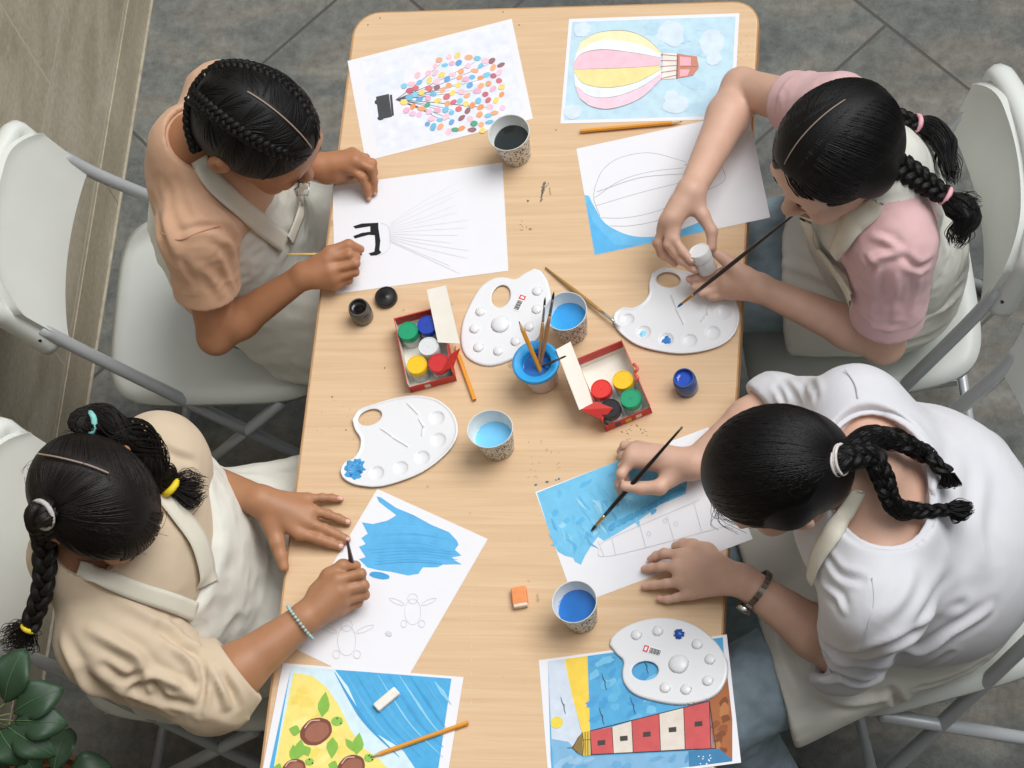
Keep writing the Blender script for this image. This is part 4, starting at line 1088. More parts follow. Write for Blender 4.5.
# ------------------------------------------------------------------ brushes and pencils
def brush(tip, end, label, hcol, nm, fer='b9bdc2', bris='2b2a2a', r=.0026, bl=.016, fl=.028, group=None):
    """tip of the hair -> end of the handle"""
    tip = np.asarray(tip, float); end = np.asarray(end, float); d = unit(end - tip); L = np.linalg.norm(end - tip)
    o = tag(empty('paint_brush', tip), label, 'brush', group)
    MB().tube([tip, tip + d * bl * .4, tip + d * bl * .8, tip + d * bl], [.0003, r * .75, r * .85, r * .75], 10).build('bristles', mat('bristles_' + nm, bris, 0.5, bump=0.4, bscale=600), o)
    MB().tube([tip + d * bl * .9, tip + d * (bl + fl * .25), tip + d * (bl + fl * .7), tip + d * (bl + fl)], [r * .78, r * .85, r * .95, r], 12).build('ferrule', mat('ferrule_' + fer, fer, 0.28, 0.5, metal=0.8), o)
    s = bl + fl; t = np.linspace(0, 1, 10)
    MB().tube([tip + d * (s + (L - s) * u) for u in t], [r * (1.0 + .35 * math.sin(math.pi * min(1, u * 1.6)) ** 1 if u < .625 else 1.0 - .45 * (u - .625) / .375) for u in t], 12).build('handle', mat('brush_handle_' + nm, hcol, 0.3, 0.5, coat=0.3), o)
    return o
def pencil(tip, end, label, r=.0036, col='e39a2d', group='orange pencils', dark=None):
    tip = np.asarray(tip, float); end = np.asarray(end, float); d = unit(end - tip); F_ = frame_z(d)
    o = tag(empty('pencil', tip), label, 'pencil', group)
    MB().tube([tip, tip + d * .004], [.0002, r * .32], 8).build('graphite_tip', mat('graphite', '3a3a3c', .4), o)
    MB().tube([tip + d * .0038, tip + d * .018], [r * .30, r * .98], 6).build('sharpened_wood', mat('bare_cedar', 'd9b284', .6, noise=.1, nscale=200), o, smooth=False)
    MB().tube([tip + d * .0178, end], [r, r], 6).build('barrel', mat('pencil_' + col, col, .35, .5, coat=.3), o, smooth=False)
    MB().tube([end - d * .0004, end + d * .0004], [r * .7, r * .7], 6).build('end_face', mat('pencil_end', 'b6702a' if not dark else '7a4a22', .5), o, smooth=False)
    return o
def T(px, py, dz): return U(px, py, TZ + dz)
pencil(T(682.5, 121.5, .0056), T(580.7, 131, .0044), 'orange pencil lying under the hot-air balloon print', r=.0037)
pencil(T(370, 757, .0056), T(468, 722.5, .0056), 'orange pencil lying across the turtle print', r=.0037)
pencil(T(455, 346, .0046), T(474.5, 400, .0042), 'orange pencil lying half under the red box beside the palette', r=.0037)
def instick(px, py, top_dz, dx, dy, z0=.044):
    """a stick in the pot: its low end near the pot middle"""
    return np.array([potc[0] + dx, potc[1] + dy, TZ + z0]), T(px, py, top_dz)
lo_, hi_ = instick(518.8, 321, .135, .006, -.010); pencil(hi_, lo_, 'orange pencil standing point up in the blue-lidded pot', r=.0036)
lo_, hi_ = instick(545.2, 297, .150, .000, -.004); brush(hi_, lo_, 'short brush with tan handle standing hair up in the pot', 'b88a56', 'tan', r=.0023, group='brushes standing in the pot')
lo_, hi_ = instick(554, 291.5, .160, .003, -.006); brush(hi_, lo_, 'taller brush with grey ferrule standing hair up in the pot', 'a67c52', 'brown', r=.0027, fer='8f9094', group='brushes standing in the pot')
lo_, hi_ = instick(566.4, 355.8, .120, .004, .002); brush(hi_, lo_, 'dark brush leaning out of the pot towards the red box', '4a3a30', 'umber', r=.0020, bris='1c1c1e', fer='b0714a', group='brushes standing in the pot')
brush(T(621, 327, .0125), T(545.5, 267.5, .0030), 'thin wooden brush lying with white-tipped hair on a palette', 'a5824a', 'olive', bris='dfe3e6', r=.0026, group='loose brushes')

# ------------------------------------------------------------------ erasers
def eraser(p4, h, label, col, nm, sleeve=None):
    P = np.array([T(px, py, h)[:2] for px, py in p4]); o = tag(empty('eraser', (P[:, 0].mean(), P[:, 1].mean(), TZ + .0008)), label, 'eraser')
    e0, e1 = unit(P[1] - P[0]), unit(P[3] - P[0]); a, b_ = np.linalg.norm(P[1] - P[0]) / 2, np.linalg.norm(P[3] - P[0]) / 2
    R = np.eye(3); R[:2, 0] = e0; R[:2, 1] = [-e0[1], e0[0]]
    c = np.array([P[:, 0].mean(), P[:, 1].mean(), TZ + .0008 + h / 2])
    if sleeve:
        ob = MB().box(c + R[:, 0] * a * .14, (a * .86, b_, h / 2), R).build('block', mat('eraser_' + nm, col, .6, noise=.08, nscale=90), o, smooth=False); bevel(ob, .002, 3)
        ob = MB().box(c - R[:, 0] * a * .80, (a * .2, b_ * .96, h / 2 * .96), R).build('worn_end', mat('eraser_end', sleeve, .7, noise=.1, nscale=90), o, smooth=False); bevel(ob, .0025, 3)
    else:
        ob = MB().box(c, (a, b_, h / 2), R).build('block', mat('eraser_' + nm, col, .65, noise=.05, nscale=90), o, smooth=False); bevel(ob, .0022, 3)
        ob = MB().box(c + R[:, 1] * (b_ - .0006) * -1, (a * .7, .0008, h / 2 * .45), R).build('pressed_line', mat('eraser_line', 'c9c5b8', .6), o, smooth=False)
    return o
eraser([(513, 607.5), (510.5, 587.5), (525.5, 585.5), (528, 605.5)], .011, 'small orange eraser with a worn pale end on bare table', 'e8945a', 'orange', 'e6d2c0')
eraser([(372.5, 704), (394, 686), (400, 693.5), (378.5, 711)][::1], .010, 'white eraser block lying on the painted sea of the turtle print', 'e8e6dc', 'white')

# ------------------------------------------------------------------ dried paint on the table top
st = MB(); r_ = random.Random(4)
def splat(px, py, w_, l_, ang, mi, n=12):
    c = T(px, py, .0); rr = random.Random(int(px * 7 + py))
    pts = []
    for i in range(n):
        t = 2 * math.pi * i / n; q = 1 + .35 * rr.uniform(-1, 1); X, Y = l_ * q * math.cos(t), w_ * q * math.sin(t)
        pts.append((c[0] + X * math.cos(ang) - Y * math.sin(ang), c[1] + X * math.sin(ang) + Y * math.cos(ang), TZ + .00012 + .00001 * mi))
    st.add(pts, [tuple(range(n))], mi)
for k in range(6): splat(543 + (k - 2.5) * -.6 + r_.uniform(-.6, .6), 192 + (k - 2.5) * 3.2, .0016 + .0012 * (k < 3), .0040, 1.25, 0)
for k in range(5): splat(548 + r_.uniform(-3, 3), 186 - k * 2.5 + 8, .0008, .0028, 1.2, 0)
splat(528, 201, .0022, .0022, 0, 0); 
for k in range(10): splat(524 + r_.uniform(-6, 8), 224 + r_.uniform(-5, 7), .0006, .0022, r_.uniform(0, 3), 2)
for px, py, s_ in ((536, 485, .0026), (547, 482, .0030), (559, 479, .0022), (556, 480, .0016)): splat(px, py, s_ * .7, s_, .3, 1)
for k in range(16): splat(r_.uniform(525, 560), r_.uniform(440, 478), .0004, r_.uniform(.0012, .004), r_.uniform(.2, 1.8), 2)
for k in range(26):
    t = k / 26 * 6.28; splat(636 + 9 * math.cos(t) + r_.uniform(-3, 3), 435 - 9 * math.sin(t) + r_.uniform(-2, 2), .0006, .0019, r_.uniform(0, 3), 2 if k % 3 else 3)
for k in range(12): splat(r_.uniform(735, 755) - 4, r_.uniform(25, 60), .0005, .0012, r_.uniform(0, 3), 2)
for px, py in ((384.7, 368), (332, 397), (346, 430), (622, 432), (503, 12), (519, 25), (380, 18), (368, 25), (556, 130)): splat(px, py, .0013, .002, r_.uniform(0, 3), 2)
for k in range(9): splat(472 - k * .1, 590 + k * 14, .0004, .006, 1.55, 4, 8)
for k in range(4): splat(480 + 4 * k, 653 - k * .3, .0004, .003, 0, 4, 8)
for k in range(14): splat(r_.uniform(300, 370), r_.uniform(380, 440), .0004, .0012, r_.uniform(0, 3), 2, 8)
MK = [mat('dried_grey', '74695f', .6), mat('dried_teal', '2f6f86', .5), mat('faint_scuff', '8f744f', .6), mat('dried_dark', '5a5146', .6), mat('chalk_mark', 'dcc8ae', .7)]
sm = st.build('dried_paint_marks', None, table, smooth=False, mats=MK); sm['kind'] = 'stuff'

# ------------------------------------------------------------------ potted umbrella plant at the near left corner
LEAF = mat('glossy_leaf', '2c4530', 0.45, 0.35, noise=0.12, nscale=25); VEIN = mat('leaf_vein', '4c6a44', .5)
STEM = mat('green_stem', '5b6b3c', .5, noise=.15, nscale=60); BARK = mat('woody_stem', '5c4c38', .7, noise=.2, nscale=50)
HUB = U(-8, 722, 1.0)
plant_xy = U(-70, 800, .30)[:2]
plant_xy = np.array([max(plant_xy[0], -.55), plant_xy[1]])
plant = tag(empty('potted_plant', (plant_xy[0], plant_xy[1], 0)), 'potted umbrella plant with glossy dark green leaflets in the near left corner', 'plant')
o = MB().lathe((plant_xy[0], plant_xy[1], 0), [(.0, 0), (.085, 0), (.09, .005), (.115, .19), (.122, .195), (.122, .22), (.112, .222), (.108, .195), (.0, .19)], 36).build('pot', mat('terracotta', '8a5a40', .75, noise=.12, nscale=30), plant); sharp(o, 50)
MB().lathe((plant_xy[0], plant_xy[1], 0), [(.0, .197), (.06, .199), (.108, .194)], 24).build('soil', mat('soil', '33281f', .95, noise=.3, nscale=120, bump=.8, bscale=150), plant)
def leaf(base, tip, up, wd, fold=.05, droop=.018):
    base = np.asarray(base, float); tip = np.asarray(tip, float); d = tip - base; L = np.linalg.norm(d); d /= L
    s = unit(np.cross(d, up)); n_ = np.cross(s, d); N = 13; v = []; vv = []
    for i in range(N):
        t = i / (N - 1); wt = wd * (math.sin(math.pi * min(1, t ** 1.08)) ** .75) * .86 + .0006
        c = base + d * L * t + n_ * (droop * 4 * t * (1 - t))
        for j in range(-3, 4):
            u = j / 3; v.append(c + s * wt * u + n_ * (fold * wt * abs(u) + .004 * math.sin(t * 9 + j) * abs(u)))
        vv.append(c + n_ * .0006)
    f = [(i * 7 + j, i * 7 + j + 1, (i + 1) * 7 + j + 1, (i + 1) * 7 + j) for i in range(N - 1) for j in range(6)]
    o = link('leaf', v, f, LEAF, plant)
    sd_ = o.modifiers.new('thickness', 'SOLIDIFY'); sd_.thickness = .0008; sd_.offset = -1
    link('midrib', *tube_mesh(vv, np.linspace(.0011, .0004, len(vv)), 6), VEIN, o)
def P0(x_, y_, z): return U(x_ * .18, 630 + y_ * .18, z)
whorls = [(HUB, [((30, 405), (140, 100), 1.000, 1.040, .036), ((75, 462), (352, 325), 0.995, 1.010, .034), ((80, 505), (378, 520), 0.990, 0.990, .033), ((40, 535), (312, 700), 0.985, 0.970, .030), ((-5, 550), (150, 745), 0.980, 0.960, .034), ((-40, 530), (-20, 800), 0.980, 0.940, .03), ((-70, 470), (-260, 560), 1.000, 0.980, .032), ((-60, 420), (-160, 180), 1.000, 1.020, .032)])]
for hub, ls in whorls:
    for b0, t0, zb, zt, wd_ in ls:
        B_, T_ = P0(*b0, zb), P0(*t0, zt)
        leaf(B_, T_, (0, -.25, 1), wd_)
        link('leaf_stalk', *tube_mesh(smooth_path([hub, (hub + B_) / 2 + [0, 0, .008], B_], 4), .0013, 6), STEM, plant)
    link('stem', *tube_mesh(smooth_path([[plant_xy[0], plant_xy[1], .19], [plant_xy[0] + .02, plant_xy[1] + .01, .5], hub], 8), np.linspace(.008, .004, 17), 10), BARK, plant)
HUB2 = P0(330, 900, .70)
for b0, t0, zb, zt, wd_ in (((300, 790), (395, 545), .70, .69, .030), ((370, 830), (625, 755), .70, .69, .036), ((230, 800), (120, 690), .70, .72, .026)):
    B_, T_ = P0(*b0, zb), P0(*t0, zt); leaf(B_, T_, (0, -.25, 1), wd_)
    link('leaf_stalk', *tube_mesh(smooth_path([HUB2, (HUB2 + B_) / 2 + [0, 0, .008], B_], 4), .0013, 6), STEM, plant)
link('stem', *tube_mesh(smooth_path([[plant_xy[0] + .02, plant_xy[1], .19], [(plant_xy[0] + HUB2[0]) / 2, (plant_xy[1] + HUB2[1]) / 2, .45], HUB2], 8), np.linspace(.007, .004, 17), 10), BARK, plant)

# ------------------------------------------------------------------ people: shared builders
def skin_mat(name, c, knuck):
    m = mat(name, c, 0.48, 0.4, noise=0.05, nscale=35, bump=0.10, bscale=500, sss=0.12)
    return m
HAIR = mat('black_hair', '0d0b0b', 0.50, 0.26, noise=0.25, nscale=60, bump=0.35, bscale=420)
HAIR_B = mat('brown_black_hair', '15100e', 0.48, 0.28, noise=0.25, nscale=60, bump=0.35, bscale=420)
LIP = mat('lip', 'a5605a', 0.45); EYE_W = mat('eye_white', 'e4e0da', 0.25); EYE_D = mat('eye_dark', '1c120e', 0.15); NAIL = mat('nail', 'd7a596', 0.3, coat=.3)
def cloth(name, c, noise=.03, rough=.85):
    return mat(name, c, rough, 0.2, noise=noise, nscale=14, bump=0.25, bscale=650, sheen=0.15)
class Head:
    """local frame: x to the person's right... x right, y forward, z up; origin between the ears"""
    def __init__(s, c, fwd, up=(0, 0, 1), s_=1.0, roll=0.0):
        f = unit(fwd); r = unit(np.cross(f, up)); u = np.cross(r, f)
        if roll: r, u = r * math.cos(roll) + u * math.sin(roll), u * math.cos(roll) - r * math.sin(roll)
        s.c = np.asarray(c, float); s.R = np.stack([r, f, u], 1); s.s = s_
    def w(s, p): return s.c + (np.asarray(p, float) * s.s) @ s.R.T
    def l(s, p): return ((np.asarray(p, float) - s.c) @ s.R) / s.s
SKC = np.array([0, -.006, .030]); SKR = np.array([.0735, .0935, .0845])     # skull ellipsoid in head space
def head_prims(F, H):
    A = lambda c, r, k: F.add(Ell(H.w(c), np.array(r) * H.s, H.R), k)
    C = lambda a, b, ra, rb, k: F.add(Cone(H.w(a), H.w(b), ra * H.s, rb * H.s), k)
    A(SKC, SKR, .02); A((0, .030, -.040), (.056, .058, .062), .03); A((0, .058, -.078), (.028, .026, .024), .025)
    A((0, .070, .020), (.055, .024, .032), .02)
    C((0, .088, .012), (0, .106, -.022), .0065, .0095, .012); A((0, .105, -.026), (.0125, .011, .009), .008)
    for sx in (-1, 1):
        A((sx * .0105, .098, -.029), (.0072, .008, .0062), .006)
        A((sx * .036, .070, -.030), (.022, .022, .022), .02)
        A((sx * .031, .0845, .013), (.021, .008, .006), .012)
        F.sub(Ell(H.w((sx * .031, .094, -.003)), np.array((.016, .010, .009)) * H.s, H.R), .010)
        A((sx * .031, .0795, -.003), (.0135, .0115, .0105), .004)
        C((sx * .070, -.004, .014), (sx * .080, -.016, .020), .005, .006, .006)
        A((sx * .0765, -.012, .000), (.0085, .017, .028), .006); A((sx * .0735, -.006, -.024), (.006, .009, .010), .006)
        F.sub(Ell(H.w((sx * .083, -.009, .002)), np.array((.006, .009, .015)) * H.s, H.R), .005)
    A((0, .0905, -.054), (.022, .0085, .0055), .006); A((0, .0885, -.0645), (.018, .0085, .0055), .005)
    F.sub(Ell(H.w((0, .1005, -.0595)), np.array((.020, .005, .0012)) * H.s, H.R), .003)
def hand_prims(F, wrist, mcps, fingers, thumb, s=1.0, nail=None):
    """mcps: four knuckles index..little, fingers: chains after each knuckle, thumb: chain from its base on the palm side"""
    rad = (.0088, .0090, .0085, .0074)
    for m_, r_ in zip(mcps, rad):
        F.add(Cone(wrist, m_, .0175 * s, (r_ + .0022) * s), .014)
    mid = np.mean(mcps, 0)
    F.add(Cone((wrist + mid) / 2, mid, .017 * s, .011 * s), .014)
    for m_, ch, r_ in zip(mcps, fingers, rad):
        pts = [m_] + list(ch); n = len(pts) - 1
        rr = np.linspace(r_ * 1.0, r_ * .80, n + 1) * s
        for i in range(n): F.add(Cone(pts[i], pts[i + 1], rr[i], rr[i + 1]), .0035 if i else .007)
        for i in range(1, n): F.add(Ell(pts[i], np.full(3, rr[i] * 1.05)), .003)
    n = len(thumb) - 1; rr = np.linspace(.0145, .0085, n + 1) * s
    for i in range(n): F.add(Cone(thumb[i], thumb[i + 1], rr[i], rr[i + 1]), .012 if i == 0 else .005)
    F.add(Cone(thumb[0], wrist, .0135 * s, .017 * s), .012)
    return F
def nails(tips, dirs, ups, s, body):
    for t, d, u in zip(tips, dirs, ups):
        d = unit(d); sx = unit(np.cross(d, u)); u = np.cross(sx, d); v = []; f = []
        for i in range(5):
            for j in range(5):
                a = (i / 4 - .5); b = (j / 4 - .5)
                v.append(t + d * a * .0095 * s + sx * b * .0085 * s * (1 - .25 * abs(a) * 2) + u * (.0072 * s - .0018 * s * (2 * b) ** 2 - .0008 * s * (2 * a) ** 2))
        f = np.array([(i * 5 + j, i * 5 + j + 1, (i + 1) * 5 + j + 1, (i + 1) * 5 + j)[::-1] for i in range(4) for j in range(4)])
        o = link('nail', v, f, NAIL, body)
def on_surf(px, py, V, N, off=.002, r=.007):
    """where the photo's line of sight through px,py meets a surface (its vertices V)"""
    d = unit(CAM_R @ np.array([(px - 512) / FPX, (384 - py) / FPX, -1.0]))
    q = V - CAM_POS; t = q @ d; dist = np.linalg.norm(q - t[:, None] * d, axis=1)
    k = np.where(dist < r)[0]
    if len(k) == 0: k = np.argsort(dist)[:6]
    k = k[np.argsort(t[k])[:1]] if True else k
    tt = t[k[0]]
    return CAM_POS + d * tt + N[k[0]] * off
def surf_strip(pxs, V, N, wd, off=.0025, th=.0016, n=10, up=None, r=.007):
    """flat cloth band laid along a surface through photo points"""
    P = np.array([on_surf(px, py, V, N, off, r) for px, py in pxs])
    P = smooth_path(P, n)
    for _ in range(3): P[1:-1] = .25 * P[:-2] + .5 * P[1:-1] + .25 * P[2:]
    return ribbon(P, wd, th, V, N)
def ribbon(P, wd, th, V=None, N=None, up=None):
    P = np.asarray(P, float); T_ = np.gradient(P, axis=0); T_ /= np.linalg.norm(T_, axis=1)[:, None] + 1e-12
    v = []; k = len(P); wv = np.broadcast_to(np.interp(np.linspace(0, 1, k), np.linspace(0, 1, np.size(wd)), np.ravel(wd)), (k,))
    prev = None
    for i in range(k):
        if V is not None:
            nn_ = N[np.argsort(((V - P[i]) ** 2).sum(1))[:40]].mean(0)
        else: nn_ = np.asarray(up, float) if np.ndim(up) == 1 else np.asarray(up[i], float)
        nn_ = unit(nn_ - T_[i] * (nn_ @ T_[i]))
        if prev is not None: nn_ = unit(.6 * prev + .4 * nn_)
        prev = nn_; sd_ = np.cross(T_[i], nn_)
        for a, b in ((-1, 0), (-.5, .25), (0, .3), (.5, .25), (1, 0), (1, -1), (0, -1), (-1, -1)):
            v.append(P[i] + sd_ * a * wv[i] / 2 + nn_ * b * th)
    f = [(i * 8 + j, i * 8 + (j + 1) % 8, (i + 1) * 8 + (j + 1) % 8, (i + 1) * 8 + j) for i in range(k - 1) for j in range(8)]
    f += [(0, 1, 2, 6), (0, 6, 7, 7)][:1] + [((k - 1) * 8 + 0, (k - 1) * 8 + 1, (k - 1) * 8 + 2, (k - 1) * 8 + 6)]
    return np.array(v), f
# ---- hair
def slerp(a, b, t):
    a = unit(a); b = unit(b); w_ = math.acos(max(-1, min(1, a @ b)))
    if w_ < 1e-4: return np.repeat(a[None], len(t), 0)
    return (np.sin((1 - t) * w_)[:, None] * a + np.sin(t * w_)[:, None] * b) / math.sin(w_)
def quads_of(vs, fs):
    return np.concatenate(vs), np.concatenate(fs)
def tubeq(P, r, n=4):
    v, f = tube_mesh(P, r, n, cap=False); return v, np.array(f)
class HairMesh:
    def __init__(s): s.v = []; s.f = []; s.n = 0
    def add(s, v, f):
        s.v.append(np.asarray(v)); s.f.append(np.asarray(f) + s.n); s.n += len(v); return s
    def tube(s, P, r, n=4): return s.add(*tubeq(P, r, n))
    def strand(s, H, root, tie, lift=.05, r=.0013, rnd=random, k=12, side=0.0):
        t = np.linspace(0, 1, k); D = slerp(root, tie, t)
        if side:
            D = D + np.sin(math.pi * t)[:, None] * side * unit(np.cross(root, tie)); D /= np.linalg.norm(D, axis=1)[:, None]
        rad = 1 + lift * (.75 + .25 * np.sin(math.pi * t))
        P = SKC + D * SKR * rad[:, None]
        return s.tube(H.w(P), np.concatenate([[r * .5], np.full(k - 2, r), [r * .7]]), 4)
    def braid(s, path, r0, r1, turns, strands=3, tubes=4, n=90, flat=None, rs=.62):
        """plait along a path: three woven locks, each made of a few finer tubes"""
        P = smooth_path(path, 12); d = np.concatenate([[0], np.cumsum(np.linalg.norm(np.diff(P, axis=0), axis=1))]); u = np.linspace(0, d[-1], n)
        P = np.stack([np.interp(u, d, P[:, i]) for i in range(3)], 1); t = np.linspace(0, 1, n)
        T_ = np.gradient(P, axis=0); T_ /= np.linalg.norm(T_, axis=1)[:, None]
        up = np.asarray(flat if flat is not None else (.3, -.3, .9), float)
        if up.ndim == 1: up = np.repeat(up[None], n, 0)
        else: up = np.stack([np.interp(t, np.linspace(0, 1, len(up)), up[:, i]) for i in range(3)], 1)
        Nn = up - T_ * (up * T_).sum(1)[:, None]; Nn /= np.linalg.norm(Nn, axis=1)[:, None]; B = np.cross(T_, Nn)
        R = r0 + (r1 - r0) * t
        for k in range(strands):
            ph = 2 * math.pi * (turns * t + k / strands)
            X = np.cos(ph) * R * .62; Y = np.sin(2 * ph) * R * .34
            Cn = P + B * X[:, None] + Nn * Y[:, None]
            s.tube(Cn, R * rs * .86, 8)
            for j in range(tubes):
                a = 2 * math.pi * j / tubes + ph * .5
                off = (np.cos(a) * R * rs * .52)[:, None] * B + (np.sin(a) * R * rs * .52)[:, None] * Nn
                s.tube(Cn + off, R * rs * .46, 5)
        return P
    def tuft(s, p0, p1, r0, spread, n, rnd, curl=.004, rr=.0009, bend=(0, 0, -.01)):
        p0 = np.asarray(p0, float); p1 = np.asarray(p1, float)
        F_ = frame_z(p1 - p0)
        for i in range(n):
            a = rnd.uniform(0, 6.28); q = math.sqrt(rnd.random()); L = rnd.uniform(.75, 1.08)
            s0 = p0 + F_[:, 0] * math.cos(a) * q * r0 + F_[:, 1] * math.sin(a) * q * r0
            e = p0 + (p1 - p0) * L + F_[:, 0] * math.cos(a) * q * spread + F_[:, 1] * math.sin(a) * q * spread
            m_ = (s0 + e) / 2 + F_[:, 0] * math.cos(a) * q * spread * .5 + F_[:, 1] * math.sin(a) * q * spread * .5 + np.array(bend) + np.array([rnd.uniform(-1, 1) for _ in range(3)]) * curl
            s.tube(smooth_path([s0, m_, e], 5), np.linspace(rr * 1.4, rr * .5, 11), 4)
        return s
    def lock(s, path, rad, n, rnd, wave=.004, turns=2.0, rr=.0010, squash=.8):
        P = smooth_path(path, 8); k = len(P); t = np.linspace(0, 1, k); T_ = np.gradient(P, axis=0); T_ /= np.linalg.norm(T_, axis=1)[:, None]
        Nn = np.array([.3, -.3, .9]) - T_ * (T_ @ np.array([.3, -.3, .9]))[:, None]; Nn /= np.linalg.norm(Nn, axis=1)[:, None]; B = np.cross(T_, Nn)
        R = np.interp(t, np.linspace(0, 1, len(rad)), rad)
        s.tube(P, R * .72, 12)
        for i in range(n):
            a = rnd.uniform(0, 6.28); q = .62 + .43 * math.sqrt(rnd.random()); ph = rnd.choice((0, .9, 2.1)) + rnd.uniform(-.2, .2)
            wv = wave * np.sin(2 * math.pi * turns * t + ph); ang = a + .5 * np.sin(2 * math.pi * turns * .6 * t + ph)
            s.tube(P + B * (R * q * np.cos(ang) + wv)[:, None] + Nn * (R * q * np.sin(ang) * squash + wv * .4)[:, None], rr * (1 - .4 * t), 4)
        return s
    def build(s, name, m, parent):
        v, f = quads_of(s.v, s.f); return link(name, v, f, m, parent)
def scalp_cap(H, lift, cut, k=.01, h=.0035, extra=()):
    F = Field(); F.add(Ell(H.w(SKC), SKR * H.s * (1 + lift), H.R), 0)
    F.add(Ell(H.w((0, -.045, -.015)), np.array((.062, .045, .055)) * H.s, H.R), .03)
    for e_ in extra: F.add(e_, .02)
    for p_, n_ in cut: F.keep(Plane(H.w(p_), H.R @ np.asarray(n_, float)), k)
    R_ = .15 * H.s
    return F.mesh(H.c - R_, H.c + R_, h)
HAIRLINE = (((0, .062, .045), (0, .80, -.60)),)      # keep what lies behind this plane
def scalp_dirs(n, rnd, zmin=-.35, ears=False):
    out = []
    while len(out) < n:
        d = np.array([rnd.gauss(0, 1) for _ in range(3)]); d /= np.linalg.norm(d)
        p = SKC + d * SKR
        if (p - np.array([0, .062, .045])) @ np.array([0, .8, -.6]) > -.002: continue
        if p[2] < -.045 and p[1] > -.03: continue
        if not ears and p[2] < .012 and -.03 < p[1] < .035: continue
        if d[2] < zmin - .5 * (d[1] < -.3): continue
        out.append(d)
    return out
# ---- cloth displacement
def wrinkle(v, f, amp, scale, axis=None, seed=1, mask=None, ridged=True):
    """real creases pushed into a cloth mesh along its normals; axis = direction the creases run in"""
    n = vnormals(v, f); p = v / scale
    if axis is not None:
        a = unit(axis); p = p - (p @ a)[:, None] * a * .82
    w1 = vnoise(p, seed); w2 = vnoise(p * 2.1 + w1[:, None] * .6, seed + 5)
    d = (1 - 2 * np.abs(w1)) * .6 + .4 * w2 if ridged else w1 + .4 * w2
    d = d * amp
    if mask is not None: d = d * mask
    return v + n * d[:, None]
def creases(v, f, lines, seed=0):
    """pressed folds: each line = photo points along a fold, half width, height (negative = valley)"""
    n = vnormals(v, f); d = np.zeros(len(v)); rd = random.Random(seed)
    for pts, w_, amp in lines:
        P = smooth_path([on_surf(x_, y_, v, n, 0, .006) for x_, y_ in pts], 7); k = len(P)
        lo, hi = P.min(0) - 4 * w_, P.max(0) + 4 * w_
        idx = np.where(((v > lo) & (v < hi)).all(1))[0]
        if len(idx) == 0: continue
        q = v[idx]; best = np.full(len(idx), 9.0); tt = np.zeros(len(idx)); sg = np.zeros(len(idx))
        for i in range(k - 1):
            a, b = P[i], P[i + 1]; ba = b - a; L = ba @ ba + 1e-12; t = np.clip((q - a) @ ba / L, 0, 1); r = q - a - t[:, None] * ba; dd = np.linalg.norm(r, axis=1)
            m_ = dd < best; best[m_] = dd[m_]; tt[m_] = (i + t[m_]) / (k - 1)
            side_ = np.cross(n[idx], ba); s_ = (r * side_).sum(1); sg[m_] = np.sign(s_[m_])
        env = np.sin(np.pi * np.clip(tt * .92 + .04, 0, 1)) ** .6
        x = best / w_
        d[idx] += amp * env * (np.exp(-x ** 2) - .55 * np.exp(-((x - 1.9) / 1.1) ** 2))
    return v + n * d[:, None]
def near_mask(v, pts, r):
    m_ = np.zeros(len(v))
    for p in pts: m_ = np.maximum(m_, np.exp(-((v - np.asarray(p)) ** 2).sum(1) / r ** 2))
    return m_
def seam(name, pxs, V, N, m, parent, wd=.002, off=.0004):
    v, f = surf_strip(pxs, V, N, wd, off, .0008); return link(name, v, f, m, parent)
def bbox(prims, pad=.03):
    P = np.array(prims); return P.min(0) - pad, P.max(0) + pad

